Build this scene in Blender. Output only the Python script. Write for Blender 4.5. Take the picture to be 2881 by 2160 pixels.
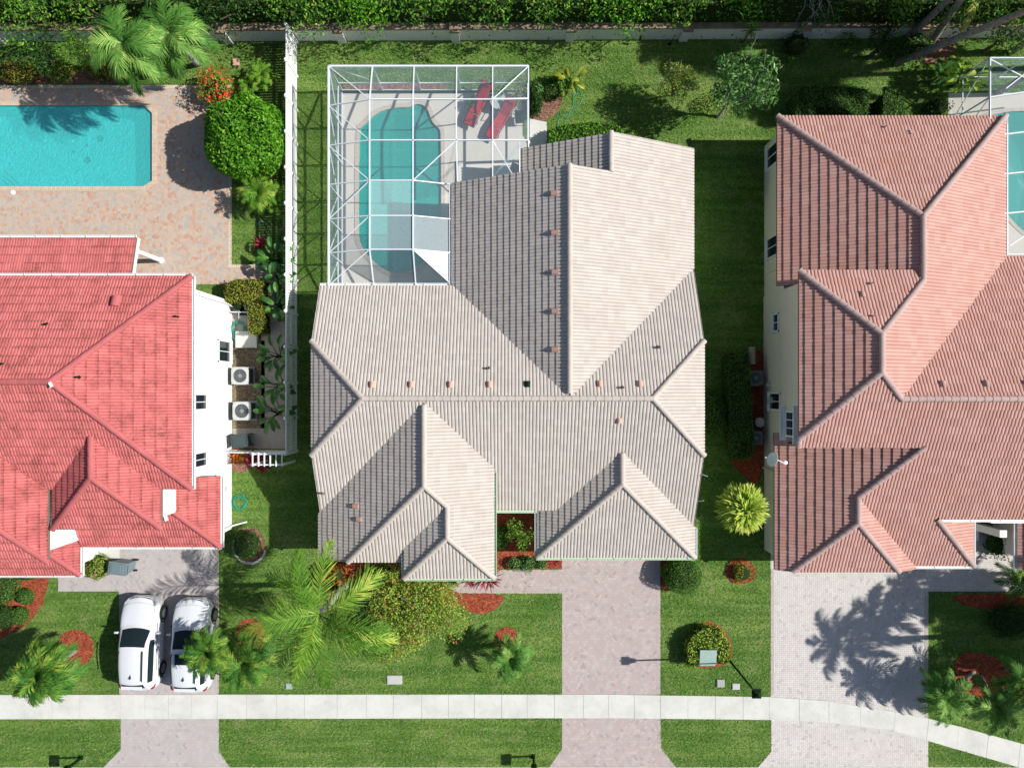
import bpy, bmesh, math, random
import numpy as np
from mathutils import Vector, Matrix, Quaternion
from mathutils.geometry import tessellate_polygon
random.seed(7); rng = np.random.default_rng(7)
R = math.radians
scene = bpy.context.scene
for o in list(bpy.data.objects): bpy.data.objects.remove(o)
COL = scene.collection

# ---------------------------------------------------------------- camera, sky, sun, exposure
HC = 36.0            # camera height above the lawn (m)
S = 54.0             # photo pixels per metre at ground level
UN, VN = 1438.0, 1105.0   # photo pixel straight below the camera
HP = HC * S
cam = bpy.data.cameras.new("camera"); camo = bpy.data.objects.new("camera", cam); COL.objects.link(camo)
camo.location = (0, 0, HC); camo.rotation_euler = (0, 0, 0)
cam.sensor_width = 36; cam.sensor_fit = 'HORIZONTAL'; cam.lens = HP / 2881 * 36
cam.shift_x = (1440.5 - UN) / 2881; cam.shift_y = (VN - 1080) / 2881
cam.clip_start = 0.5; cam.clip_end = 3000
scene.camera = camo
SUN_EL, SUN_AZ = R(39.5), R(2.0)      # the sun stands to the right (+x) of the picture
world = bpy.data.worlds.new("World"); scene.world = world; world.use_nodes = True
wn = world.node_tree; wn.nodes.clear()
sky = wn.nodes.new('ShaderNodeTexSky'); sky.sky_type = 'NISHITA'; sky.sun_disc = False
sky.sun_elevation = SUN_EL; sky.sun_rotation = R(90) - SUN_AZ
bg = wn.nodes.new('ShaderNodeBackground'); bg.inputs[1].default_value = 0.074
wo = wn.nodes.new('ShaderNodeOutputWorld')
wn.links.new(sky.outputs[0], bg.inputs[0]); wn.links.new(bg.outputs[0], wo.inputs[0])
sl = bpy.data.lights.new("sun", 'SUN'); sl.energy = 5.0; sl.angle = R(0.55); sl.color = (1.0, 0.965, 0.91)
so = bpy.data.objects.new("sun", sl); COL.objects.link(so)
sv = Vector((math.cos(SUN_EL)*math.cos(SUN_AZ), math.cos(SUN_EL)*math.sin(SUN_AZ), math.sin(SUN_EL)))
so.rotation_euler = sv.to_track_quat('Z', 'Y').to_euler(); so.location = (40, 0, 40)
scene.view_settings.view_transform = 'Standard'; scene.view_settings.look = 'None'
scene.view_settings.exposure = 0.27; scene.view_settings.gamma = 1
scene.render.engine = 'CYCLES'
scene.cycles.transparent_max_bounces = 24

def W(u, v, z=0.0):
    "world point at height z that the camera sees at photo pixel (u, v)"
    k = 1 - z / HC
    return Vector(((u - UN) * k / S, -(v - VN) * k / S, z))
def G(X, Y, zp=0.0):
    "house plan units: X right, Y down, z up, all in ground pixels"
    return Vector((X / S, -Y / S, zp / S))

# ---------------------------------------------------------------- node helpers
class NT:
    def __init__(s, name):
        s.m = bpy.data.materials.new(name); s.m.use_nodes = True; s.t = s.m.node_tree
        s.t.nodes.clear(); s.out = s.t.nodes.new('ShaderNodeOutputMaterial')
    def n(s, typ, **kw):
        nd = s.t.nodes.new(typ)
        for k, v in kw.items(): setattr(nd, k, v)
        return nd
    def l(s, a, b): s.t.links.new(a, b)
    def put(s, sock, v):
        if isinstance(v, bpy.types.NodeSocket): s.l(v, sock)
        elif v is not None:
            try: sock.default_value = v
            except Exception: sock.default_value = tuple(v) + (1,)
    def math(s, op, a, b=None, c=None):
        nd = s.n('ShaderNodeMath', operation=op)
        s.put(nd.inputs[0], a)
        if b is not None: s.put(nd.inputs[1], b)
        if c is not None: s.put(nd.inputs[2], c)
        return nd.outputs[0]
    def mix(s, f, a, b, mode='MIX'):
        nd = s.n('ShaderNodeMix', data_type='RGBA', blend_type=mode)
        s.put(nd.inputs[0], f); s.put(nd.inputs[6], col(a)); s.put(nd.inputs[7], col(b))
        return nd.outputs[2]
    def coord(s, kind='Object'):
        return s.n('ShaderNodeTexCoord').outputs[kind]
    def pos(s): return s.n('ShaderNodeNewGeometry').outputs['Position']
    def noise(s, vec, scale, detail=3, rough=.55, fac=True, dist=0):
        nd = s.n('ShaderNodeTexNoise'); s.put(nd.inputs['Vector'], vec)
        nd.inputs['Scale'].default_value = scale; nd.inputs['Detail'].default_value = detail
        nd.inputs['Roughness'].default_value = rough; nd.inputs['Distortion'].default_value = dist
        return nd.outputs[0] if fac else nd.outputs[1]
    def ramp(s, f, stops, interp='LINEAR'):
        nd = s.n('ShaderNodeValToRGB'); s.put(nd.inputs[0], f); cr = nd.color_ramp; cr.interpolation = interp
        while len(cr.elements) < len(stops): cr.elements.new(0.5)
        for e, (p, c) in zip(cr.elements, stops):
            e.position = p; e.color = col(c) if not isinstance(c, (int, float)) else (c, c, c, 1)
        return nd.outputs[0]
    def scale(s, vec, sc, rot=0, loc=(0,0,0)):
        nd = s.n('ShaderNodeMapping'); s.put(nd.inputs[0], vec)
        nd.inputs['Scale'].default_value = sc; nd.inputs['Rotation'].default_value = (0, 0, rot)
        nd.inputs['Location'].default_value = loc
        return nd.outputs[0]
    def bump(s, h, strength=.4, dist=.02):
        nd = s.n('ShaderNodeBump'); s.put(nd.inputs['Height'], h)
        nd.inputs['Strength'].default_value = strength; nd.inputs['Distance'].default_value = dist
        return nd.outputs[0]
    def bsdf(s, color, rough=.7, spec=.3, metal=0, normal=None, **kw):
        nd = s.n('ShaderNodeBsdfPrincipled'); s.put(nd.inputs['Base Color'], col(color))
        s.put(nd.inputs['Roughness'], rough); s.put(nd.inputs['Specular IOR Level'], spec)
        s.put(nd.inputs['Metallic'], metal)
        if normal is not None: s.l(normal, nd.inputs['Normal'])
        for k, v in kw.items(): s.put(nd.inputs[k.replace('_', ' ')], v)
        return nd.outputs[0]
    def done(s, sh): s.l(sh, s.out.inputs[0]); return s.m
def col(c):
    if isinstance(c, (tuple, list)) and len(c) == 3: return (c[0], c[1], c[2], 1)
    return c
def srgb(r, g, b):
    f = lambda x: (x/255/12.92 if x/255 <= .04045 else ((x/255+.055)/1.055)**2.4)
    return (f(r), f(g), f(b))
M = {}
def flat(name, c, rough=.6, spec=.3, metal=0, var=.12, nscale=3.0, bump=0, bscale=40):
    if name in M: return M[name]
    t = NT(name); p = t.pos(); n = t.noise(p, nscale, 4)
    cc = t.mix(t.math('MULTIPLY', n, var*2), c, tuple(x*.45 for x in c))
    nm = t.bump(t.noise(p, bscale, 3), bump, .02) if bump else None
    M[name] = t.done(t.bsdf(cc, rough, spec, metal, nm)); return M[name]

# ---------------------------------------------------------------- object helpers
def tag(o, label, cat, group=None, kind=None):
    if kind: o['kind'] = kind
    if label: o['label'] = label
    if cat: o['category'] = cat
    if group: o['group'] = group
    return o
def thing(name, loc, label, cat, group=None, rz=0):
    o = bpy.data.objects.new(name, None); COL.objects.link(o); o.empty_display_size = .3
    o.location = loc; o.rotation_euler = (0, 0, rz)
    return tag(o, label, cat, group)
def link(name, me, mats, parent=None, world=True):
    o = bpy.data.objects.new(name, me); COL.objects.link(o)
    if not isinstance(mats, (list, tuple)): mats = [mats]
    for m in mats: me.materials.append(m)
    if parent is not None:
        o.parent = parent
        if world:     # mesh data given in world coordinates
            mw = Matrix.Identity(4); p = parent; ch = []
            while p is not None: ch.append(p.matrix_basis.copy() if p.type == 'EMPTY' else (p.matrix_parent_inverse @ p.matrix_basis)); p = p.parent
            for mm in reversed(ch): mw = mw @ mm
            o.matrix_parent_inverse = mw.inverted()
    return o
def struct(name, me, mats):
    o = link(name, me, mats); o['kind'] = 'structure'; return o

class MB:
    "collects shapes into one mesh"
    def __init__(s): s.v = []; s.f = []; s.mi = []; s.m = 0
    def add(s, vs, fs):
        b = len(s.v); s.v += [tuple(x) for x in vs]; s.f += [tuple(b+i for i in f) for f in fs]; s.mi += [s.m]*len(fs); return s
    def box(s, c, d, rz=0, rot=None):
        hx, hy, hz = d[0]/2, d[1]/2, d[2]/2
        q = rot if rot is not None else Matrix.Rotation(rz, 3, 'Z')
        vs = [Vector(c) + q @ Vector((x*hx, y*hy, z*hz)) for z in (-1, 1) for y in (-1, 1) for x in (-1, 1)]
        return s.add(vs, [(0,2,3,1),(4,5,7,6),(0,1,5,4),(2,6,7,3),(0,4,6,2),(1,3,7,5)])
    def bar(s, a, b, w, h=None, up=(0,0,1)):
        a = Vector(a); b = Vector(b); h = h or w; d = b - a
        if d.length < 1e-6: return s
        q = d.to_track_quat('X', 'Z').to_matrix()
        return s.box((a+b)/2, (d.length, w, h), rot=q)
    def tube(s, pts, r, n=10, cap=True):
        pts = [Vector(p) for p in pts]; rs = r if isinstance(r, (list, tuple)) else [r]*len(pts)
        vs = []; fs = []
        for i, p in enumerate(pts):
            d = (pts[min(i+1, len(pts)-1)] - pts[max(i-1, 0)]).normalized()
            a = d.orthogonal().normalized() if abs(d.z) > .9 else d.cross(Vector((0,0,1))).normalized()
            if abs(d.z) > .9: a = Vector((0,1,0)).cross(d).normalized()
            b = d.cross(a)
            for k in range(n):
                t = 2*math.pi*k/n; vs.append(p + (a*math.cos(t) + b*math.sin(t))*rs[i])
        for i in range(len(pts)-1):
            for k in range(n):
                fs.append((i*n+k, i*n+(k+1)%n, (i+1)*n+(k+1)%n, (i+1)*n+k))
        if cap: fs.append(tuple(range(n-1, -1, -1))); fs.append(tuple((len(pts)-1)*n+k for k in range(n)))
        return s.add(vs, fs)
    def lathe(s, c, prof, n=16, sx=1, sy=1):
        c = Vector(c); vs = []; fs = []
        for (r, z) in prof:
            for k in range(n):
                t = 2*math.pi*k/n; vs.append(c + Vector((r*sx*math.cos(t), r*sy*math.sin(t), z)))
        for i in range(len(prof)-1):
            for k in range(n): fs.append((i*n+k, i*n+(k+1)%n, (i+1)*n+(k+1)%n, (i+1)*n+k))
        fs.append(tuple(range(n-1, -1, -1))); fs.append(tuple((len(prof)-1)*n+k for k in range(n)))
        return s.add(vs, fs)
    def prism(s, poly, z0, z1):
        n = len(poly); 
        vs = [Vector((p[0], p[1], z0)) for p in poly] + [Vector((p[0], p[1], z1)) for p in poly]
        fs = [(i, (i+1)%n, n+(i+1)%n, n+i) for i in range(n)]
        tri = tessellate_polygon([[Vector((p[0], p[1], 0)) for p in poly]])
        fs += [tuple(n+i for i in t) for t in tri] + [tuple(t) for t in tri]
        return s.add(vs, fs)
    def sheet(s, loops, z=None):
        "flat polygon with holes; loops of points"
        L = [[Vector((p[0], p[1], p[2] if (z is None and len(p) > 2) else (z or 0))) for p in lp] for lp in loops]
        flatv = [p for lp in L for p in lp]
        tri = tessellate_polygon([[Vector((p.x, p.y, 0)) for p in lp] for lp in L])
        fs = []
        for t in tri:
            a, b, c = (flatv[i] for i in t)
            fs.append(tuple(t) if (b-a).cross(c-a).z > 0 else tuple(reversed(t)))
        return s.add(flatv, fs)
    def mesh(s, name, smooth=False):
        me = bpy.data.meshes.new(name); me.from_pydata(s.v, [], s.f); me.update()
        me.polygons.foreach_set('material_index', s.mi)
        if smooth: me.polygons.foreach_set('use_smooth', [True]*len(s.f))
        return me
    def recalc(s, me):
        bm = bmesh.new(); bm.from_mesh(me); bmesh.ops.recalc_face_normals(bm, faces=bm.faces); bm.to_mesh(me); bm.free(); return me
    def build(s, name, mats, parent=None, world=True, smooth=False, bevel=0):
        me = s.recalc(s.mesh(name, smooth)); o = link(name, me, mats, parent, world)
        if bevel:
            m = o.modifiers.new('bevel', 'BEVEL'); m.width = bevel; m.segments = 2; m.limit_method = 'ANGLE'
        return o

def quadmesh(name, Q, rnd=None, uv=None, nv=4):
    "Q: (N,nv,3) separate polygons"
    Q = np.asarray(Q, dtype=np.float32); N = len(Q)
    me = bpy.data.meshes.new(name); me.vertices.add(N*nv); me.loops.add(N*nv); me.polygons.add(N)
    me.vertices.foreach_set('co', Q.reshape(-1))
    me.loops.foreach_set('vertex_index', np.arange(N*nv, dtype=np.int32))
    me.polygons.foreach_set('loop_start', np.arange(0, N*nv, nv, dtype=np.int32))
    try: me.polygons.foreach_set('loop_total', np.full(N, nv, dtype=np.int32))
    except Exception: pass
    if rnd is not None:
        a = me.attributes.new('rnd', 'FLOAT', 'FACE'); a.data.foreach_set('value', np.asarray(rnd, dtype=np.float32))
    if uv is not None:
        ul = me.uv_layers.new(name='UVMap'); ul.data.foreach_set('uv', np.asarray(uv, dtype=np.float32).reshape(-1))
    me.update(calc_edges=True); return me
def copy_tree(o, parent=None):
    c = o.copy(); COL.objects.link(c); c.parent = parent
    for ch in o.children: copy_tree(ch, c)
    return c
# ---------------------------------------------------------------- materials
def m_grass():
    t = NT('grass'); p = t.pos()
    big = t.noise(p, .30, 5, .65); mid = t.noise(p, 1.7, 5, .7); st = t.noise(t.scale(p, (.10, 1.3, 1)), 1.5, 3, .6)
    fine = t.noise(p, 7, 6, .85); blade = t.noise(t.scale(p, (1, 2.2, 1), rot=.6), 9, 6, .9)
    c = t.ramp(big, [(.38, (.100,.230,.030)), (.50, (.190,.345,.052)), (.60, (.330,.450,.115))])
    c = t.mix(t.ramp(mid, [(.42, 0.0), (.64, .65)]), c, (.34,.42,.13))
    c = t.mix(t.ramp(st, [(.42, 0.0), (.58, .7)]), c, (.05,.17,.018))
    dry = t.noise(p, .75, 6, .75)
    c = t.mix(t.ramp(dry, [(.54, 0.0), (.68, .70)]), c, (.46,.46,.22))
    c = t.mix(t.ramp(fine, [(.40, .85), (.54, 0.0)]), c, (.020,.070,.009))
    c = t.mix(t.ramp(blade, [(.49, 0.0), (.62, .65)]), c, (.32,.50,.14))
    h = t.math('ADD', fine, blade)
    return t.done(t.bsdf(c, .8, .1, 0, t.bump(h, 1.0, .14)))
def m_herring(name, c1, c2, c3, mortar, bw=.105, rot=0.785):
    t = NT(name); p = t.scale(t.pos(), (1/bw, 1/bw, 1), rot=rot)
    sp = t.n('ShaderNodeSeparateXYZ'); t.l(p, sp.inputs[0]); X, Y = sp.outputs[0], sp.outputs[1]
    i = t.math('FLOOR', X); j = t.math('FLOOR', Y)
    m = t.math('FLOORED_MODULO', t.math('ADD', t.math('SUBTRACT', i, j), .01), 4.0); m = t.math('FLOOR', m)
    is1 = t.math('COMPARE', m, 1.0, .1); is2 = t.math('COMPARE', m, 2.0, .1); ver = t.math('GREATER_THAN', m, 1.5)
    bx = t.math('SUBTRACT', i, is1); by = t.math('SUBTRACT', j, is2)
    lx = t.math('SUBTRACT', X, bx); ly = t.math('SUBTRACT', Y, by)
    wx = t.math('SUBTRACT', 2.0, ver); wy = t.math('ADD', 1.0, ver)
    e = t.math('MINIMUM', t.math('MINIMUM', lx, t.math('SUBTRACT', wx, lx)), t.math('MINIMUM', ly, t.math('SUBTRACT', wy, ly)))
    cb = t.n('ShaderNodeCombineXYZ'); t.l(bx, cb.inputs[0]); t.l(by, cb.inputs[1]); t.l(ver, cb.inputs[2])
    wn_ = t.n('ShaderNodeTexWhiteNoise', noise_dimensions='3D'); t.l(cb.outputs[0], wn_.inputs[0])
    c = t.ramp(wn_.outputs[0], [(0, c1), (.45, c2), (.8, c3), (1, tuple(x*.75 for x in c2))])
    c = t.mix(t.ramp(t.noise(t.pos(), 1.1, 4), [(.35, 0.0), (.75, .35)]), c, tuple(x*.7 for x in c2))
    c = t.mix(t.ramp(t.noise(t.pos(), 60, 2), [(.4, .25), (.6, 0.0)]), c, tuple(x*.5 for x in c2))
    c = t.mix(t.ramp(e, [(.05, .8), (.14, 0.0)]), c, mortar)
    return t.done(t.bsdf(c, .85, .2, 0, t.bump(t.ramp(e, [(.04, 0.0), (.16, 1.0)]), .35, .01)))
def m_deck():      # tumbled patio pavers in salmon, buff and grey
    t = NT('patio_paver'); p = t.pos()
    v = t.n('ShaderNodeTexVoronoi', feature='F1'); t.l(p, v.inputs['Vector']); v.inputs['Scale'].default_value = 6.2; v.inputs['Randomness'].default_value = .8
    e = t.n('ShaderNodeTexVoronoi', feature='DISTANCE_TO_EDGE'); t.l(p, e.inputs['Vector']); e.inputs['Scale'].default_value = 6.2; e.inputs['Randomness'].default_value = .8
    sp = t.n('ShaderNodeSeparateColor'); t.l(v.outputs['Color'], sp.inputs[0])
    big = t.noise(p, .8, 4)
    f = t.math('ADD', t.math('MULTIPLY', sp.outputs[0], .62), t.math('MULTIPLY', big, .42))
    c = t.ramp(f, [(.12, (.33,.34,.35)), (.3, (.46,.41,.36)), (.5, (.54,.43,.33)), (.66, (.55,.36,.26)), (.85, (.48,.26,.18)), (1, (.54,.45,.37))])
    c = t.mix(t.ramp(t.noise(p, 7, 4, .7), [(.35, .45), (.6, 0.0)]), c, (.42,.38,.34))
    c = t.mix(t.ramp(e.outputs[0], [(.0, .45), (.045, 0.0)]), c, (.40,.33,.26))
    return t.done(t.bsdf(c, .8, .25, 0, t.bump(t.ramp(e.outputs[0], [(.0, 0.0), (.06, 1.0)]), .3, .01)))
def m_brickedge(name, c1, c2, rot=0):
    t = NT(name); b = t.n('ShaderNodeTexBrick'); t.l(t.scale(t.pos(), (1,1,1), rot=rot), b.inputs[0])
    b.offset = 0; b.inputs['Scale'].default_value = 1; b.inputs['Brick Width'].default_value = .11; b.inputs['Row Height'].default_value = .24
    b.inputs['Mortar Size'].default_value = .006; b.inputs['Color1'].default_value = col(c1); b.inputs['Color2'].default_value = col(c2)
    b.inputs['Mortar'].default_value = (.3,.26,.22,1)
    return t.done(t.bsdf(b.outputs[0], .8, .2))
def m_concrete(name, c, stain=.35, joint=None):
    t = NT(name); p = t.pos()
    cc = t.mix(t.ramp(t.noise(p, .8, 6, .65), [(.42, 0.0), (.72, stain)]), c, tuple(x*.6 for x in c))
    cc = t.mix(t.ramp(t.noise(p, 4, 5, .7), [(.55, 0.0), (.75, stain*.7)]), cc, tuple(x*.55 for x in c))
    cc = t.mix(t.ramp(t.noise(p, 55, 2), [(.35, .22), (.6, 0.0)]), cc, tuple(x*.6 for x in c))
    return t.done(t.bsdf(cc, .85, .2, 0, t.bump(t.noise(p, 60, 3), .2, .01)))
def m_mulch(name, a, b):
    t = NT(name); p = t.pos()
    v = t.n('ShaderNodeTexVoronoi', feature='F1'); t.l(t.scale(p, (1,1.7,1), rot=.6), v.inputs['Vector']); v.inputs['Scale'].default_value = 17
    sp = t.n('ShaderNodeSeparateColor'); t.l(v.outputs['Color'], sp.inputs[0])
    c = t.ramp(sp.outputs[0], [(0, tuple(x*.35 for x in a)), (.35, a), (.75, b), (1, tuple(min(1, x*1.25) for x in b))])
    c = t.mix(t.ramp(t.noise(p, 5, 4), [(.35, .5), (.6, 0.0)]), c, tuple(x*.5 for x in a))
    return t.done(t.bsdf(c, .9, .1, 0, t.bump(sp.outputs[0], 1.0, .05)))
def m_tile(name, c1, c2, c3, stain=None, sa=0.0, patch=None, pa=0.0, dash=0.0):
    "roof tile: uv.x counts columns, uv.y counts courses"
    t = NT(name); uv = t.n('ShaderNodeTexCoord').outputs['UV']; p = t.pos()
    fl = t.n('ShaderNodeVectorMath', operation='FLOOR'); t.l(t.scale(uv, (.5, 1, 1)), fl.inputs[0])
    w = t.n('ShaderNodeTexWhiteNoise', noise_dimensions='2D'); t.l(fl.outputs[0], w.inputs[0])
    c = t.ramp(w.outputs[0], [(0, c1), (.5, c2), (1, c3)])
    c = t.mix(t.ramp(t.noise(p, 1.3, 4), [(.4, 0.0), (.7, .25)]), c, tuple(x*.8 for x in c1))
    c = t.mix(t.ramp(t.noise(p, 45, 3), [(.35, .22), (.6, 0.0)]), c, tuple(x*.6 for x in c2))
    if patch: c = t.mix(t.math('MULTIPLY', t.ramp(t.noise(t.scale(uv, (.05, .5, 1)), 1.0, 2), [(.55, 0.0), (.68, 1.0)]), pa), c, patch)
    if stain:
        sn = t.noise(p, 1.1, 6, .75); s2 = t.noise(t.scale(uv, (.5, .12, 1)), 3.0, 4, .8); s3 = t.noise(p, 9, 3, .7)
        f = t.math('MULTIPLY', t.ramp(sn, [(.44, 0.0), (.66, 1.0)]), t.ramp(s2, [(.38, 0.2), (.60, 1.0)]))
        f = t.math('MULTIPLY', f, t.ramp(s3, [(.35, 0.3), (.6, 1.0)]))
        c = t.mix(t.math('MULTIPLY', f, sa), c, stain)
        if dash:      # grime that collects along the tile butts
            sp = t.n('ShaderNodeSeparateXYZ'); t.l(uv, sp.inputs[0]); fr = t.math('FRACT', sp.outputs[1])
            dn = t.noise(t.scale(uv, (.9, .35, 1)), 2.0, 4, .85); d2 = t.noise(p, .8, 4, .7)
            g = t.math('MULTIPLY', t.ramp(fr, [(.12, 1.0), (.34, 0.0)]), t.ramp(dn, [(.40, 0.0), (.56, 1.0)])); g = t.math('MULTIPLY', g, t.ramp(d2, [(.36, .25), (.56, 1.0)]))
            c = t.mix(t.math('MULTIPLY', g, dash), c, stain)
    return t.done(t.bsdf(c, .72, .25))
def m_leaf(name, stops, rough=.6, trans=.28, spec=.18):
    t = NT(name); a = t.n('ShaderNodeAttribute', attribute_name='rnd')
    f = t.math('ADD', t.math('MULTIPLY', a.outputs['Fac'], .8), t.math('MULTIPLY', t.noise(t.pos(), 1.7, 3), .25))
    c = t.ramp(f, stops)
    b = t.bsdf(c, rough, spec)
    tr = t.n('ShaderNodeBsdfTranslucent'); t.l(c, tr.inputs[0])
    mx = t.n('ShaderNodeMixShader'); mx.inputs[0].default_value = trans; t.l(b, mx.inputs[1]); t.l(tr.outputs[0], mx.inputs[2])
    return t.done(mx.outputs[0])
def lf(name, dark, mid, light, tip=None, **k):
    st = [(.08, dark), (.45, mid), (.8, light)]
    if tip: st = [(.08, dark), (.40, mid), (.70, light), (.82, tip)]
    M[name] = m_leaf('leaf_'+name, st, **k); return M[name]
def m_water(name, tint, rip, amount, scale=7.0):
    t = NT(name); p = t.pos()
    n = t.noise(p, scale, 3, .6, dist=1.4); n2 = t.noise(p, scale*2.6, 2, .6, dist=1.0)
    nm = t.bump(t.math('ADD', n, t.math('MULTIPLY', n2, .5)), 1.0, .28)
    tr = t.n('ShaderNodeBsdfTransparent'); tr.inputs[0].default_value = col(tint)
    df = t.n('ShaderNodeBsdfDiffuse'); df.inputs[0].default_value = col(rip); t.l(nm, df.inputs[1])
    gl = t.n('ShaderNodeBsdfGlossy'); gl.inputs[1].default_value = .12; t.l(nm, gl.inputs[2])
    m1 = t.n('ShaderNodeMixShader'); m1.inputs[0].default_value = amount; t.l(tr.outputs[0], m1.inputs[1]); t.l(df.outputs[0], m1.inputs[2])
    fr = t.n('ShaderNodeFresnel'); fr.inputs[0].default_value = 1.33; t.l(nm, fr.inputs[1])
    m2 = t.n('ShaderNodeMixShader'); t.l(fr.outputs[0], m2.inputs[0]); t.l(m1.outputs[0], m2.inputs[1]); t.l(gl.outputs[0], m2.inputs[2])
    return t.done(m2.outputs[0])
def m_screen(name, c, f, wv=0.0):
    t = NT(name); tr = t.n('ShaderNodeBsdfTransparent'); df = t.n('ShaderNodeBsdfDiffuse'); df.inputs[0].default_value = col(c)
    fac = t.math('MULTIPLY_ADD', t.noise(t.pos(), 22, 3, .8), wv, f - wv*.5) if wv else f
    m1 = t.n('ShaderNodeMixShader'); t.put(m1.inputs[0], fac); t.l(tr.outputs[0], m1.inputs[1]); t.l(df.outputs[0], m1.inputs[2])
    return t.done(m1.outputs[0])
def m_bark(name, a, b, rings=9):
    t = NT(name); p = t.coord('Object'); sp = t.n('ShaderNodeSeparateXYZ'); t.l(t.pos(), sp.inputs[0])
    w = t.math('SINE', t.math('MULTIPLY', sp.outputs[2], rings*6.28))
    c = t.mix(t.ramp(w, [(.2, 0.0), (.9, .6)]), a, b); c = t.mix(t.ramp(t.noise(t.pos(), 8, 4), [(.4, .6), (.6, 0.0)]), c, tuple(x*.5 for x in b))
    return t.done(t.bsdf(c, .85, .1))
M['grass'] = m_grass(); M['blade'] = m_leaf('grass_blade', [(.05, (.035,.12,.014)), (.4, (.14,.32,.04)), (.75, (.28,.47,.09)), (1, (.55,.60,.26))])
M['pav_c'] = m_herring('herringbone_paver', (.54,.41,.375), (.50,.43,.415), (.58,.52,.475), (.33,.28,.27))
M['pav_l'] = m_herring('herringbone_paver_grey', (.53,.45,.43), (.51,.47,.46), (.57,.53,.51), (.34,.31,.30))
M['pav_r'] = m_herring('herringbone_paver_pale', (.64,.58,.54), (.65,.61,.58), (.70,.67,.64), (.38,.36,.35), rot=0)
M['pav_edge'] = m_brickedge('border_paver', (.50,.42,.38), (.42,.37,.35))
M['deck'] = m_deck()
M['deck_edge'] = m_brickedge('deck_border', (.66,.56,.42), (.60,.50,.38))
M['coping'] = m_brickedge('coping_brick', (.64,.50,.38), (.55,.42,.32))
M['side'] = m_concrete('sidewalk_concrete', (.66,.66,.61), .50)
M['patio'] = m_concrete('patio_concrete', (.64,.61,.55), .16)
M['coping2'] = m_brickedge('coping_pale', (.58,.50,.44), (.54,.47,.41))
M['slab'] = m_concrete('slab_concrete', (.42,.42,.39), .3)
M['asphalt'] = m_concrete('road_asphalt', (.075,.075,.075), .3)
M['walkstone'] = m_brickedge('side_path_stone', (.40,.36,.31), (.33,.31,.28), .3)
M['mulch'] = m_mulch('red_mulch', (.31,.068,.034), (.43,.115,.060))
M['mulch_b'] = m_mulch('brown_mulch', (.24,.12,.08), (.36,.20,.14))
M['dirt'] = m_mulch('dry_dirt', (.22,.17,.11), (.33,.26,.17))
M['tile_c'] = m_tile('tile_buff', (.505,.455,.412), (.540,.489,.443), (.572,.520,.473), stain=(.42,.37,.32), sa=.35)
M['tile_r'] = m_tile('tile_salmon', (.52,.290,.240), (.565,.325,.275), (.61,.365,.310), stain=(.40,.20,.15), sa=.25, patch=(.54,.26,.19), pa=.35)
M['tile_l'] = m_tile('tile_red', (.54,.145,.142), (.58,.162,.156), (.63,.185,.175), stain=(.17,.045,.035), sa=1.0, dash=.95)
M['cap_c'] = flat('ridge_buff', (.60,.53,.47), .75, .2, var=.3, nscale=2)
M['cap_r'] = flat('ridge_pinkgrey', (.56,.40,.37), .75, .2, var=.4, nscale=2)
M['cap_l'] = flat('ridge_red', (.56,.155,.155), .75, .2, var=.45, nscale=1.5)
M['under'] = flat('roof_edge', (.20,.15,.12), .9, .1)
M['wall_l'] = flat('stucco_white', (.74,.74,.74), .85, .2, var=.06, bump=.3)
M['wall_r'] = flat('stucco_cream', (.72,.66,.57), .85, .2, var=.10, bump=.3)
M['wall_c'] = flat('stucco_pale_green', (.55,.66,.48), .85, .2, var=.1, bump=.3)
M['white'] = flat('white_paint', (.80,.81,.80), .45, .4, var=.04)
M['alu'] = flat('white_aluminium', (.74,.78,.82), .4, .4, var=.04)
M['vinyl'] = flat('white_vinyl', (.82,.83,.84), .4, .4, var=.03)
M['gutter_g'] = flat('gutter_mint', (.52,.68,.50), .5, .3)
M['bwall'] = flat('boundary_render', (.84,.82,.76), .9, .1, var=.12, nscale=1.2, bump=.2)
M['bcap'] = flat('boundary_cap', (.48,.36,.26), .9, .1, var=.7, nscale=2.5)
M['terra'] = flat('terracotta', (.70,.42,.33), .7, .2, var=.3, nscale=9)
M['glass'] = flat('window_glass', (.012,.022,.025), .06, .35, var=.0)
M['dark'] = flat('dark_metal', (.02,.022,.025), .45, .4)
M['grey'] = flat('grey_plastic', (.16,.22,.24), .5, .35)
M['acgrey'] = flat('condenser_grey', (.52,.53,.51), .55, .3)
M['acshade'] = flat('condenser_shaded', (.17,.17,.16), .7, .2)  # condenser grey darkened: the side yard's shade is put into the colour
M['acdark'] = flat('condenser_coil', (.05,.07,.075), .5, .3)
M['fan'] = flat('fan_blade', (.36,.37,.38), .4, .4, .3)
M['green_box'] = flat('utility_green', (.36,.50,.43), .6, .3, var=.25, nscale=4)
M['hose'] = flat('hose_green', (.02,.36,.22), .45, .4)
M['red'] = flat('red_fabric', (.55,.02,.035), .7, .2, var=.5, nscale=6)
M['carpaint'] = flat('car_paint_white', (.68,.70,.73), .18, .6, var=.02)
M['tyre'] = flat('tyre_rubber', (.018,.018,.018), .8, .2)
M['rim'] = flat('alloy_rim', (.35,.36,.37), .3, .5, .8)
M['lamp_r'] = flat('tail_lamp', (.35,.02,.02), .2, .5)
M['lamp_w'] = flat('head_lamp', (.45,.48,.52), .1, .6)
M['stem'] = flat('stem_brown', (.16,.12,.085), .9, .1, var=.4, nscale=9)
M['twig'] = flat('pale_twig', (.42,.38,.36), .9, .1, var=.4, nscale=9)
M['bark'] = m_bark('palm_bark', (.34,.31,.27), (.24,.21,.18))
M['bark_w'] = m_bark('palm_bark_pale', (.55,.54,.52), (.38,.37,.36))
M['poolfloor'] = flat('pool_plaster', (.16,.90,.92), .6, .3, var=.22, nscale=1.2)
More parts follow.
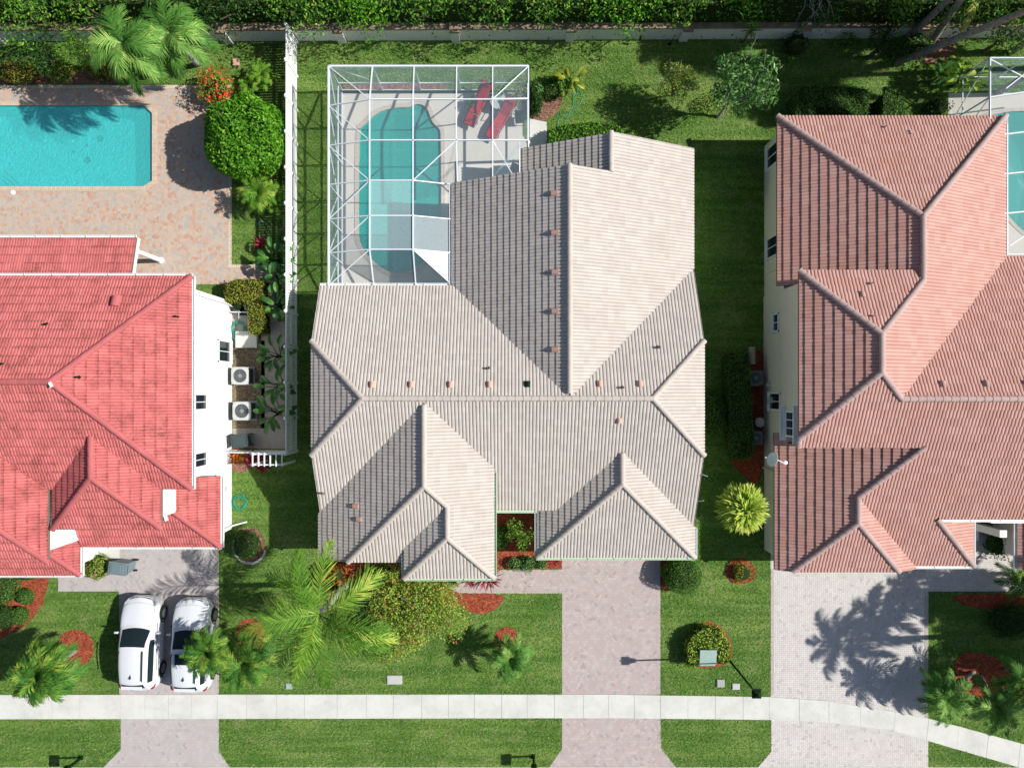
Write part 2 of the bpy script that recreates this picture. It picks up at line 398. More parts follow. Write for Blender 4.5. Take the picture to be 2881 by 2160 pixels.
M['poolfloor2'] = flat('pool_plaster_green', (.10,.72,.64), .6, .3, var=.22, nscale=1.2)
M['water'] = m_water('water_bright', (.70,1.0,1.0), (.14,1.0,.98), .36, 5)
M['water2'] = m_water('water_teal', (.66,.98,.96), (.05,.82,.70), .38, 8)
M['screen'] = m_screen('insect_screen', (.32,.42,.50), .17)
M['screen_w'] = m_screen('insect_screen_sheen', (.66,.80,.84), .30, .12)  # reflected sheen put into the colour as a paler screen
M['screen_g'] = m_screen('insect_screen_grey_sheen', (.50,.57,.60), .50, .5)  # greyish sheen on one panel, put into a denser screen colour
M['screen_b'] = m_screen('insect_screen_bright_sheen', (.80,.88,.90), .75, .1)  # strongest sheen, put into the colour as a nearly opaque panel
M['stone'] = flat('white_stone', (.72,.70,.66), .8, .2, var=.3, nscale=12)
# foliage
lf('ficus', (.014,.060,.006), (.065,.19,.018), (.16,.36,.04), (.36,.50,.07))
lf('hedge', (.018,.06,.008), (.06,.16,.022), (.13,.27,.045), (.24,.38,.08))
lf('bright', (.02,.09,.006), (.075,.25,.012), (.17,.42,.03), (.34,.58,.07))
lf('dark', (.006,.025,.004), (.02,.07,.010), (.05,.13,.02), (.10,.20,.05))
lf('yellow', (.08,.11,.01), (.22,.28,.025), (.42,.46,.05), (.55,.55,.10))
lf('palm', (.025,.09,.012), (.075,.21,.030), (.18,.37,.07), (.38,.54,.13))
lf('palm_y', (.025,.08,.007), (.095,.24,.020), (.24,.43,.045), (.52,.58,.12))
lf('palm_d', (.015,.07,.010), (.05,.17,.022), (.14,.31,.045), (.38,.44,.06))
lf('croton', (.22,.03,.01), (.45,.10,.015), (.55,.25,.03), (.30,.28,.03))
lf('redleaf', (.08,.01,.015), (.28,.02,.035), (.45,.05,.07), (.40,.16,.12))
lf('ixora', (.05,.13,.012), (.20,.34,.04), (.36,.48,.07), (.58,.30,.08))
lf('bougain', (.07,.16,.015), (.24,.40,.05), (.42,.54,.10), (.60,.12,.06))
lf('redflower', (.35,.03,.01), (.70,.05,.02), (.85,.10,.04), (.85,.25,.10))
lf('ixora_r', (.06,.12,.012), (.22,.28,.03), (.40,.34,.05), (.65,.07,.03))
lf('magenta', (.03,.09,.012), (.16,.24,.03), (.30,.34,.05), (.42,.04,.36))
lf('mango', (.02,.08,.015), (.07,.20,.04), (.18,.36,.09), (.45,.58,.32))
lf('banana', (.015,.06,.010), (.04,.15,.02), (.09,.26,.035), (.16,.34,.06), spec=.5, rough=.35)
lf('varieg', (.05,.17,.010), (.20,.38,.025), (.50,.60,.07), (.68,.70,.20))
lf('crotonhedge', (.07,.09,.008), (.20,.25,.025), (.38,.38,.04), (.45,.26,.04))
# ---------------------------------------------------------------- foliage builders
def unit(a): return a / (np.linalg.norm(a, axis=-1, keepdims=True) + 1e-9)
def diamonds(c, d, n, L, Wd, fold=.0):
    "leaf quads: base, side, tip, side"
    s = unit(np.cross(d, n)); L = np.asarray(L).reshape(-1, 1); Wd = np.asarray(Wd).reshape(-1, 1)
    b = c - d*L*.5; tip = c + d*L*.5 - n*L*.08
    m = c + n*Wd*fold
    return np.stack([b, m + s*Wd*.5 - d*L*.05, tip, m - s*Wd*.5 - d*L*.05], axis=1)
def cloud(c, nrm, size, aspect=.5, tilt=.6, jit=.5):
    "random leaves around points c with outward normals nrm"
    N = len(c); r = rng.normal(size=(N, 3)); n = unit(nrm + tilt*rng.normal(size=(N, 3)))
    d = unit(np.cross(n, r)); d = unit(d + .35*nrm)
    L = size*(1 - jit/2 + jit*rng.random(N))
    return diamonds(c, d, n, L, L*aspect, .1)
def ell_pts(N, rx, ry, rz, lump=.14, seed=0, low=-.25, inner=.3):
    g = np.random.default_rng(seed); p = unit(g.normal(size=(int(N*2.2), 3))); p = p[p[:, 2] > low][:N]
    k = g.normal(size=(5, 3))*2.2; ph = g.random(5)*6.28
    f = 1 + lump*sum(np.sin(p @ k[i]*1.6 + ph[i]) for i in range(5))/2.0
    rr = f*np.where(g.random(len(p)) < inner, .55+.4*g.random(len(p)), .93+.10*g.random(len(p)))
    return p*rr[:, None]*np.array([rx, ry, rz]), unit(p/np.array([rx, ry, rz]))
def shade_rnd(N): return rng.beta(2.2, 2.4, N)
def bush(name, u, v, r, h, leaf, label, cat='shrub', group=None, ry=None, dens=1.0, size=.10, aspect=.5, stem=True, lump=.14, lift=0.0, seed=None, tilt=.6, inner=.3, stemmat='stem', flowers=None, core=.84):
    "rounded shrub seen at photo pixel (u,v), radius r px"
    zc = lift + h*.5; c = W(u, v, zc); k = 1 - zc/HC; rx = r*k/S; rw = (ry or r)*k/S
    t = thing(name, (c.x, c.y, 0), label, cat, group)
    N = int(dens*(rx*rw*3.2 + (rx+rw)*h*1.6)/(size*size*aspect)*2.2)
    N = max(60, min(N, 22000))
    P, n = ell_pts(N, rx, rw, h*.55, lump, seed if seed is not None else int(u*7+v), low=-.6, inner=inner)
    P = P + np.array([c.x, c.y, zc]); P[:, 2] = np.maximum(P[:, 2], .03)
    Q = cloud(P, n, size, aspect, tilt); Q[:, :, 2] = np.maximum(Q[:, :, 2], .012)
    ids = shade_rnd(len(Q)); nq = len(Q); mats = [M[leaf]]
    if flowers:
        fm, fn, fs = flowers; fn = min(fn, len(P)); idx = rng.choice(len(P), fn, replace=False); F = P[idx] + n[idx]*.05
        Q = np.concatenate([Q, cloud(F, n[idx], fs, .8, .4)]); ids = np.concatenate([ids, shade_rnd(fn)]); mats.append(M[fm])
    me = quadmesh('crown', Q, ids)
    if flowers: mi = np.zeros(len(Q), dtype=np.int32); mi[nq:] = 1; me.polygons.foreach_set('material_index', mi)
    link('crown', me, mats, t)
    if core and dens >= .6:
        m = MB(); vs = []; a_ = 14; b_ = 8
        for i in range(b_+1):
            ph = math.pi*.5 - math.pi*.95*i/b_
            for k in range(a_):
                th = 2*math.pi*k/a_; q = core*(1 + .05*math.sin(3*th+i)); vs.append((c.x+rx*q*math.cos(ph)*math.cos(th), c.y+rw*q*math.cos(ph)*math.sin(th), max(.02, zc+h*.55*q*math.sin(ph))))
        m.add(vs, [(i*a_+k, i*a_+(k+1)%a_, (i+1)*a_+(k+1)%a_, (i+1)*a_+k) for i in range(b_) for k in range(a_)]); m.build('filler_core', flat('filler_dark', (.03,.045,.015), .95, .05), t)  # solid dark filler so the ground stays hidden behind the leaves
    if stem:
        m = MB()
        for i in range(5):
            a = i*1.3 + u; e = Vector((c.x + math.cos(a)*rx*.5, c.y + math.sin(a)*rw*.5, zc + h*.15))
            m.tube([(c.x, c.y, 0), ((c.x+e.x)/2 + .04, (c.y+e.y)/2, zc*.6), e], [.035, .025, .012], 6)
        m.build('trunk' if h > 1.6 else 'stem', M[stemmat], t)
    return t
def hedge(name, poly, h, leaf, label, cat='hedge', size=.07, dens=1.0, group=None, rough=.05, z=0, px=True):
    "clipped hedge over a polygon of photo pixels (as seen at its top)"
    pts = [W(u, v, h) for u, v in poly] if px else [Vector((a, b, h)) for a, b in poly]
    A = np.array([[p.x, p.y] for p in pts]); 
    t = thing(name, (A[:, 0].mean(), A[:, 1].mean(), 0), label, cat, group)
    tri = tessellate_polygon([[Vector((a, b, 0)) for a, b in A]])
    area = sum(abs((A[j][0]-A[i][0])*(A[k][1]-A[i][1]) - (A[k][0]-A[i][0])*(A[j][1]-A[i][1]))/2 for i, j, k in tri)
    C = []; Nn = []
    per = 1.0/(size*size*.5)*1.5*dens
    for i, j, k in tri:
        ar = abs((A[j][0]-A[i][0])*(A[k][1]-A[i][1]) - (A[k][0]-A[i][0])*(A[j][1]-A[i][1]))/2; n = int(ar*per) + 1
        a = rng.random((n, 2)); s = a.sum(1) > 1; a[s] = 1 - a[s]
        p = A[i] + a[:, :1]*(A[j]-A[i]) + a[:, 1:]*(A[k]-A[i]); zz = h + rng.normal(size=n)*rough
        C.append(np.c_[p, zz]); Nn.append(np.tile([0, 0, 1.0], (n, 1)))
    for i in range(len(A)):
        a, b = A[i], A[(i+1) % len(A)]; L = np.hypot(*(b-a)); n = int(L*h*per*.7)
        if n < 1: continue
        f = rng.random(n)[:, None]; p = a + f*(b-a); nr = np.array([(b-a)[1], -(b-a)[0]])/max(L, 1e-6)
        cen = A.mean(0)
        C.append(np.c_[p + nr*rng.normal(size=(n, 1))*rough, rng.random(n)*h]); Nn.append(np.tile([nr[0], nr[1], .1], (n, 1)))
    C = np.concatenate(C); Nn = np.concatenate(Nn)
    # soft lumps on the clipped surface
    C[:, 2] += .05*np.sin(C[:, 0]*5.1)*np.sin(C[:, 1]*4.3)*(C[:, 2] > h*.8)
    Q = cloud(C, Nn, size, .6, .7); Q[:, :, 2] = np.maximum(Q[:, :, 2], .012)
    link('foliage', quadmesh('foliage', Q, shade_rnd(len(Q))), M[leaf], t)
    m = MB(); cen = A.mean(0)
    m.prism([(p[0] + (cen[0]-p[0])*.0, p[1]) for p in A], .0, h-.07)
    m.build('filler_core', flat('filler_dark', (.03,.045,.015), .95, .05), t)  # solid dark filler block behind the clipped leaf surface
    return t
def frond_quads(root, az, el, L, droop, nl=22, ll=.35, lw=.035, vee=.5, curl=0.0, seed=0, bend=0.0, hang=.15):
    "one feather frond: rachis plus paired leaflets"
    g = np.random.default_rng(seed); Q = []
    p = np.array(root, float); d_az = az; e = el; n = 14; pts = [p.copy()]; dirs = []
    for i in range(n):
        e_i = el - droop*((i+.5)/n)**1.3; a_i = az + bend*(i/n)
        d = np.array([math.cos(e_i)*math.cos(a_i), math.cos(e_i)*math.sin(a_i), math.sin(e_i)])
        p = p + d*L/n; pts.append(p.copy()); dirs.append(d)
    pts = np.array(pts); dirs = np.array(dirs + [dirs[-1]])
    for i in range(n):          # rachis strip
        d = dirs[i]; s = unit(np.cross(d, [0, 0, 1.0])); w = .022*(1 - i/n) + .006
        Q.append([pts[i]-s*w, pts[i]+s*w, pts[i+1]+s*w*.9, pts[i+1]-s*w*.9])
    for k in range(nl):
        f = .12 + .88*(k + .5)/nl; x = f*n; i = min(int(x), n-1); fr = x - i
        c = pts[i]*(1-fr) + pts[i+1]*fr; d = dirs[i]; s = unit(np.cross(d, [0, 0, 1.0])); up = np.cross(s, d)
        lk = ll*(math.sin(math.pi*min(1, f*.82+.14))**.55)*(.85+.3*g.random())
        for sg in (-1, 1):
            ang = R(58 - 34*f) + g.normal()*.10
            dd = d*math.cos(ang) + s*sg*math.sin(ang) + up*(vee*.35) - np.array([0, 0, hang+.22*g.random()])
            dd = unit(dd); q = unit(np.cross(dd, up))*lw*.5
            m_ = c + dd*lk*.5; tip = c + dd*lk - np.array([0, 0, lk*.22])
            Q.append([c-q*.6, c+q*.6, m_+q, m_-q]); Q.append([m_-q, m_+q, tip+q*.12, tip-q*.12])
    return Q
def palm(name, u, v, z, R_, leaf, label, base=None, n=18, ll=.45, nl=26, lw=.04, group=None, droop=1.3, trunk_r=.11, bark='bark', el=(5, 70), cat='palm tree', bend=(0, 0), world_top=None, seed=None, azs=None, lean=None, wild=.25):
    "feather palm: crown centre at photo pixel (u,v) at height z; fronds R_ metres long"
    top = W(u, v, z) if world_top is None else Vector(world_top)
    b = Vector((top.x, top.y, 0)) if base is None else W(base[0], base[1], 0)
    t = thing(name, b, label, cat, group); sd = seed if seed is not None else int(abs(u)*3+abs(v)); g = np.random.default_rng(sd); Q = []; ids = []
    for i in range(n):
        az = (i*2.399963 + g.normal()*.12) if azs is None else R(azs[i]); f = i/max(1, n-1)
        e = R(el[0] + (el[1]-el[0])*((f if azs is None else g.random()))) + g.normal()*.06; L = R_*(.86+.25*g.random())*(1 - .25*f*(azs is None))
        fq = frond_quads(top, az, e, L, droop*(.8+.4*g.random()) , nl, ll*(.85+.3*g.random()), lw, seed=sd*31+i, bend=g.normal()*wild)
        rr = g.random()*.55; ids += list(np.clip(rr + g.random(len(fq))*.45, 0, 1)); Q += fq
    link('crown', quadmesh('crown', Q, ids), M[leaf], t)
    m = MB(); N = 10; pts = []
    for i in range(N+1):
        f = i/N; p = b.lerp(top, f); s = math.sin(math.pi*f); p = p + Vector((bend[0]*s, bend[1]*s, 0)); pts.append(p)
    m.tube(pts, [trunk_r*(1.35-.55*f/N) if f < 9 else trunk_r*.8 for f in range(N+1)], 10)
    m.build('trunk', M[bark], t, smooth=True)
    return t
def strap(name, u, v, r, h, leaf, label, n=40, w=.06, cat='plant', group=None, el=(8, 80), seed=None, droop=1.0, stem=True, lift=0.0, segs=4):
    "rosette of strap leaves"
    zc = h*.55 + lift; c = W(u, v, zc); rr = r*(1-zc/HC)/S
    t = thing(name, (c.x, c.y, 0), label, cat, group); g = np.random.default_rng(seed if seed is not None else int(u*5+v*3)); Q = []; ids = []
    z0 = max(.03, lift + h*.25 if lift or h > .9 else .03)
    for i in range(n):
        az = i*2.399963 + g.normal()*.15; e = R(el[0] + (el[1]-el[0])*g.random()); L = rr*(.8+.4*g.random())/max(.35, math.cos(e*.75)); L = min(L, rr*1.6)
        p = np.array([c.x + g.normal()*rr*.06, c.y + g.normal()*rr*.06, z0]); k = g.random()
        for j in range(segs):
            f0, f1 = j/segs, (j+1)/segs; ej = e - droop*f0
            d = np.array([math.cos(ej)*math.cos(az), math.cos(ej)*math.sin(az), math.sin(ej)]); s = unit(np.cross(d, [0, 0, 1.0]))
            wa = w*math.sin(math.pi*(.15+.85*f0))**.7*.5 + .004; wb = w*max(0.02, math.sin(math.pi*(.15+.85*f1)))**.7*.5 + .001
            q = p + d*L/segs; q[2] = max(q[2], .03)
            Q.append([p-s*wa, p+s*wa, q+s*wb, q-s*wb]); ids.append(min(1, k*.7 + g.random()*.3)); p = q
    link('leaves', quadmesh('leaves', Q, ids), M[leaf], t)
    if stem and z0 > .1:
        m = MB(); m.tube([(c.x, c.y, 0), (c.x, c.y, z0)], [.05, .04], 8); m.build('stem', M['stem'], t)
    return t
def broadleaf(name, u, v, r, h, leaf, label, n=12, w=.28, cat='plant', group=None, seed=None):
    "paddle-leaved plant such as bird of paradise or banana"
    zc = h*.6; c = W(u, v, zc); rr = r*(1-zc/HC)/S
    t = thing(name, (c.x, c.y, 0), label, cat, group); g = np.random.default_rng(seed if seed is not None else int(u*5+v)); Q = []; ids = []; m = MB()
    for i in range(n):
        az = i*2.399963 + g.normal()*.2; e = R(35+45*g.random()); hh = h*(.55+.5*g.random())
        base = np.array([c.x + g.normal()*.08, c.y + g.normal()*.08, 0]); out = rr*(.25+.45*g.random())
        p = base + np.array([math.cos(az)*out, math.sin(az)*out, hh]); m.tube([base, (base+p)/2 + np.array([0, 0, .1]), p], [.025, .02, .015], 5)
        L = rr*(.55+.35*g.random()); sg = 6; k = g.random(); el_ = R(25)
        for j in range(sg):
            f0, f1 = j/sg, (j+1)/sg; ej = el_ - 1.1*f0
            d = np.array([math.cos(ej)*math.cos(az), math.cos(ej)*math.sin(az), math.sin(ej)]); s = unit(np.cross(d, [0, 0, 1.0]))
            W0 = w*math.sin(math.pi*(.06+.92*f0))**.6*.5; W1 = w*math.sin(math.pi*(.06+.92*f1))**.6*.5; q = p + d*L/sg; up = np.cross(s, d)
            for sgn in (-1, 1):
                a0 = p + sgn*s*W0 + up*W0*.45; a1 = q + sgn*s*W1 + up*W1*.45
                Q.append([p, a0, a1, q] if sgn > 0 else [p, q, a1, a0]); ids.append(min(1, k*.6 + g.random()*.12 + (.2 if sgn > 0 else 0)))
            p = q
    link('leaves', quadmesh('leaves', Q, ids), M[leaf], t); m.build('stem', M['banana'], t)
    return t
def tree(name, u, v, r, h, leaf, label, base=None, size=.16, dens=.8, blobs=9, cat='tree', group=None, seed=1, trunk_r=.1, stemmat='stem', flat_=.55, aspect=.42, twigs=0):
    "broadleaf tree: trunk, limbs and several leaf clumps; crown centre at (u,v,h)"
    c = W(u, v, h); rr = r*(1-h/HC)/S; b = W(base[0], base[1]) if base else Vector((c.x, c.y, 0))
    t = thing(name, b, label, cat, group); g = np.random.default_rng(seed); m = MB(); Qs = []
    fork = b.lerp(Vector((c.x, c.y, h*.45)), .9); fork.z = h*.42
    m.tube([b, b.lerp(fork, .5) + Vector((.05, .03, 0)), fork], [trunk_r*1.3, trunk_r, trunk_r*.8], 8)
    for i in range(blobs):
        a = i*2.4 + g.random(); d = rr*math.sqrt((i+.3)/blobs)*.78; bc = np.array([c.x + math.cos(a)*d, c.y + math.sin(a)*d, h + (g.random()-.35)*rr*flat_])
        br = rr*(.26+.20*g.random()); N = int(dens*br*br*9/(size*size*aspect)); N = min(N, 5000)
        P, n = ell_pts(N, br, br, br*.8, .22, seed*17+i, low=-.9, inner=.35); Qs.append(cloud(P + bc, n, size, aspect, .8))
        m.tube([fork, (np.array(fork)+bc)/2 + np.array([0, 0, .15]), bc], [trunk_r*.55, trunk_r*.35, trunk_r*.15], 6)
        for k in range(twigs):
            e = bc + g.normal(size=3)*br*.9; m.tube([bc, e], [trunk_r*.16, .006], 4)
    Q = np.concatenate(Qs); Q[:, :, 2] = np.maximum(Q[:, :, 2], .05)
    link('crown', quadmesh('crown', Q, shade_rnd(len(Q))), M[leaf], t); m.build('trunk', M[stemmat], t)
    return t
# ---------------------------------------------------------------- tiled roofs
def roof_face(poly, g, ztop, wave, course, amp, thick):
    """poly: plan polygon (X,Y ground px), plane z = ztop(X,Y), g: down-slope plan direction (unit).
    returns quads of real overlapping tiles clipped to the polygon"""
    P = np.array([[x/S, -y/S, ztop(x, y)/S] for x, y in poly])
    gd = np.array([g[0], -g[1], 0.0]); e = 1e-2
    x0, y0 = poly[0]; dz = (ztop(x0+g[0], y0+g[1]) - ztop(x0, y0))
    up = unit(np.array([-gd[0], -gd[1], -dz])); tv = unit(np.cross(up, [0, 0, 1.0])); nv = np.cross(tv, up)
    if nv[2] < 0: nv = -nv
    # origin on the plane below (0,0)
    O = np.array([0, 0, ztop(0, 0)/S]); T = (P-O) @ tv; U = (P-O) @ up
    n = len(P); ns = 8; dt = wave/ns
    ta, tb = T.min(), T.max(); i0 = math.floor(ta/dt); i1 = math.ceil(tb/dt)
    edges = np.arange(i0, i1+1)*dt; L = np.clip(edges[:-1], ta, tb); Rr = np.clip(edges[1:], ta, tb)
    eps = 1e-5; okc = Rr - L > 1e-4; L = L[okc]; Rr = Rr[okc]
    def bounds(tq):
        lo = np.full(len(tq), 1e9); hi = np.full(len(tq), -1e9)
        for k in range(n):
            a, b = k, (k+1) % n; t0, t1 = T[a], T[b]
            if abs(t1-t0) < 1e-7: continue
            m = (tq >= min(t0, t1)-1e-9) & (tq <= max(t0, t1)+1e-9)
            s = U[a] + (tq - t0)/(t1-t0)*(U[b]-U[a])
            lo = np.where(m, np.minimum(lo, s), lo); hi = np.where(m, np.maximum(hi, s), hi)
        return lo, hi
    loL, hiL = bounds(L+eps); loR, hiR = bounds(Rr-eps)
    def prof(t):
        x = np.abs(((t/wave) % 1.0) - .5)*2      # 0 at crown, 1 in valley
        return amp*(np.clip(1 - x**3.0, 0, 1))**.7
    # keep L/R columns on the right side of a valley: evaluate just inside
    hL, hR = prof(L+eps), prof(Rr-eps)
    smin, smax = min(loL.min(), loR.min()), max(hiL.max(), hiR.max())
    j0 = math.floor(smin/course); j1 = math.ceil(smax/course); Q = []; UV = []
    for j in range(j0, j1):
        a, b = j*course, (j+1)*course
        # each column of tiles is laid with a slight random offset
        colid = np.floor((L+dt*.5)/wave).astype(int); off = (np.sin(colid*12.9898 + j*78.233)*43758.5453) % 1.0
        o = (off-.5)*.012
        aL = np.clip(a+o, loL, hiL); bL = np.clip(b+o, loL, hiL); aR = np.clip(a+o, loR, hiR); bR = np.clip(b+o, loR, hiR)
        m = (bL-aL > 1e-4) | (bR-aR > 1e-4)
        if not m.any(): continue
        def pt(t, s, h, jj):
            z = h + thick*(1 - np.clip((s - jj*course)/course, 0, 1)) + (off-.5)*.006
            return O + t[:, None]*tv + s[:, None]*up + z[:, None]*nv
        p0 = pt(L, aL, hL, j); p1 = pt(Rr, aR, hR, j); p2 = pt(Rr, bR, hR, j); p3 = pt(L, bL, hL, j)
        Q.append(np.stack([p0, p1, p2, p3], 1)[m])
        x0 = L/wave; x1 = Rr/wave - 1e-4; cj = np.full(len(L), j+.1); dj = np.full(len(L), j+.9)
        UV.append(np.stack([np.c_[x0, cj], np.c_[x1, cj], np.c_[x1, dj], np.c_[x0, dj]], 1)[m])
        # the butt of the course
        q0 = p0 - nv*(thick+.004); q1 = p1 - nv*(thick+.004); Q.append(np.stack([q0, q1, p1, p0], 1)[m])
        UV.append(np.stack([np.c_[x0, cj], np.c_[x1, cj], np.c_[x1, cj], np.c_[x0, cj]], 1)[m])
    Q = np.concatenate(Q); UV = np.concatenate(UV)
    # orient upwards
    c = np.cross(Q[:, 1]-Q[:, 0], Q[:, 2]-Q[:, 0]); fl = (c @ nv) < -1e-9
    Q[fl] = Q[fl][:, ::-1]; UV[fl] = UV[fl][:, ::-1]
    return Q, UV
def make_roof(parent, faces, tile, wave, course, amp=.030, thick=.034, slab=.13):
    """faces: list of (polygon, (gx,gy), zfunc)"""
    Qs = []; Us = []; m = MB()
    for poly, g, zf in faces:
        q, u = roof_face(poly, g, zf, wave, course, amp, thick); Qs.append(q); Us.append(u)
        top = [G(x, y, zf(x, y)) - Vector((0, 0, .012)) for x, y in poly]; n = len(poly)
        bot = [p - Vector((0, 0, slab)) for p in top]
        tri = tessellate_polygon([[Vector((p.x, p.y, 0)) for p in top]])
        m.add(top+bot, [(i, (i+1) % n, n+(i+1) % n, n+i) for i in range(n)] + [tuple(t) for t in tri] + [tuple(n+i for i in t) for t in tri])
    Q = np.concatenate(Qs); U = np.concatenate(Us)
    r = link('roof', quadmesh('roof', Q, None, U), tile, parent)
    m.build('roof_edge', M['under'], r)
    return r
def cap_line(roof, a, b, mat, rad=.15, seg=.40, lift=.02):
    "a run of overlapping half-round ridge tiles from a to b"
    a = Vector(a); b = Vector(b); L = (b-a).length; n = max(1, round(L/seg)); d = (b-a)/L
    if d.z < -.01: a, b = b, a; d = -d
    q = d.to_track_quat('X', 'Z').to_matrix(); m = MB(); k = 8
    for i in range(n):
        s0 = L*i/n - .02; s1 = L*(i+1)/n + .03; r0 = rad*1.04 + random.uniform(-.004, .004); r1 = rad*.90
        vs = []; 
        for s, r in ((s0, r0), (s1, r1), (s0, r0-.025)):
            for j in range(k+1):
                t = math.pi*(j/k); vs.append(a + d*s + q @ Vector((0, math.cos(t)*r, math.sin(t)*r*.80)) + Vector((0, 0, lift)))
        fs = [(j, j+1, k+1+j+1, k+1+j) for j in range(k)] + [(2*(k+1)+j, 2*(k+1)+j+1, j+1, j) for j in range(k)]
        m.add(vs, fs)
    return m.build('ridge_cap', mat, roof)
def gutter(parent, a, b, mat, w=.12, h=.12):
    m = MB(); a = Vector(a); b = Vector(b); d = (b-a).normalized(); nrm = d.cross(Vector((0, 0, 1)))
    m.bar(a - Vector((0, 0, .10)), b - Vector((0, 0, .10)), w, .015)
    m.bar(a + nrm*w*.5 - Vector((0, 0, .05)), b + nrm*w*.5 - Vector((0, 0, .05)), .022, .11)
    m.bar(a - nrm*w*.5 - Vector((0, 0, .05)), b - nrm*w*.5 - Vector((0, 0, .05)), .022, .11)
    n = max(1, int((b-a).length/1.2))
    for i in range(n+1): p = a.lerp(b, i/n); m.bar(p - nrm*w*.5 - Vector((0, 0, .03)), p + nrm*w*.5 - Vector((0, 0, .03)), .03, .012)
    return m.build('gutter', mat, parent)
def tile_vent(roof, u, v, zf, g, w=.27, L=.28, mat='terra', name='roof_vent'):
    "curved tile vent standing on a roof plane"
    z = 3.0
    for _ in range(8):
        p = W(u, v, z); z = zf(p.x*S, -p.y*S)/S
    p = W(u, v, z+.12); m = MB(); d = Vector((g[0], -g[1], 0)).normalized(); s = Vector((-d.y, d.x, 0)); k = 8
    h = w*.62; vs = []
    slope = .45
    for (o, r) in ((L*.5, 1.0), (-L*.5, .92)):
        for j in range(k+1):
            t = math.pi*j/k; vs.append(Vector((p.x, p.y, z+.04)) + d*o + s*math.cos(t)*w*.5*r + Vector((0, 0, math.sin(t)*h*r - o*slope)))
    for (o, r) in ((L*.5, .8), (L*.25, .8)):
        for j in range(k+1):
            t = math.pi*j/k; vs.append(Vector((p.x, p.y, z+.02)) + d*o + s*math.cos(t)*w*.5*r + Vector((0, 0, math.sin(t)*h*r - o*slope)))
    n1 = k+1
    m.add(vs, [(j, j+1, n1+j+1, n1+j) for j in range(k)] + [(2*n1+j, 2*n1+j+1, j+1, j) for j in range(k)] + [(2*n1+j, 3*n1+j, 3*n1+j+1, 2*n1+j+1) for j in range(k)] + [tuple(3*n1+j for j in range(k+1))] + [tuple(n1+j for j in range(k+1))])
    return m.build(name, M[mat], roof)
def pipe_vent(roof, u, v, zf, r=.05, h=.28, mat='under'):
    z = 3.0
    for _ in range(8):
        p = W(u, v, z); z = zf(p.x*S, -p.y*S)/S
    m = MB(); m.lathe((p.x, p.y, z), [(r*2.2, -.05), (r*2.0, .04), (r, .06), (r, h), (r*.7, h), (r*.7, h-.08)], 10)
    return m.build('vent_pipe', M[mat], roof)
def window_x(parent, X, Yc, w, z0, z1, face, frame='white', muntin=1, label=None):
    "window on a wall of constant X; face=+1 looks to +x"
    x = X/S; y = -Yc/S; m = MB(); h = z1 - z0; zc = (z0+z1)/2; f = .07
    for yy in (-w/2, w/2): m.box((x+face*.02, y+yy, zc), (.10, f, h+f))
    for zz in (z0, z1): m.box((x+face*.02, y, zz), (.104, w+f, f))
    for i in range(muntin): m.box((x+face*.025, y - w/2 + w*(i+1)/(muntin+1), zc), (.05, .035, h))
    m.box((x+face*.06, y, z0-.05), (.16, w+.18, .05))
    o = m.build('window', M[frame], parent)
    g = MB(); g.box((x+face*.012, y, zc), (.02, w-f, h-f)); g.build('pane', M['glass'], o)
    if label: o['label'] = label
    return o
def wallbox(m, X0, X1, Y0, Y1, h, z0=0): m.box(((X0+X1)/2/S, -(Y0+Y1)/2/S, (h/S+z0)/2), ((X1-X0)/S, (Y1-Y0)/S, h/S - z0))
def lin(axis, z0, s, c):   # plane helper: z = z0 + s*(coord - c)
    return (lambda X, Y: z0 + s*(X-c)) if axis == 'X' else (lambda X, Y: z0 + s*(Y-c))

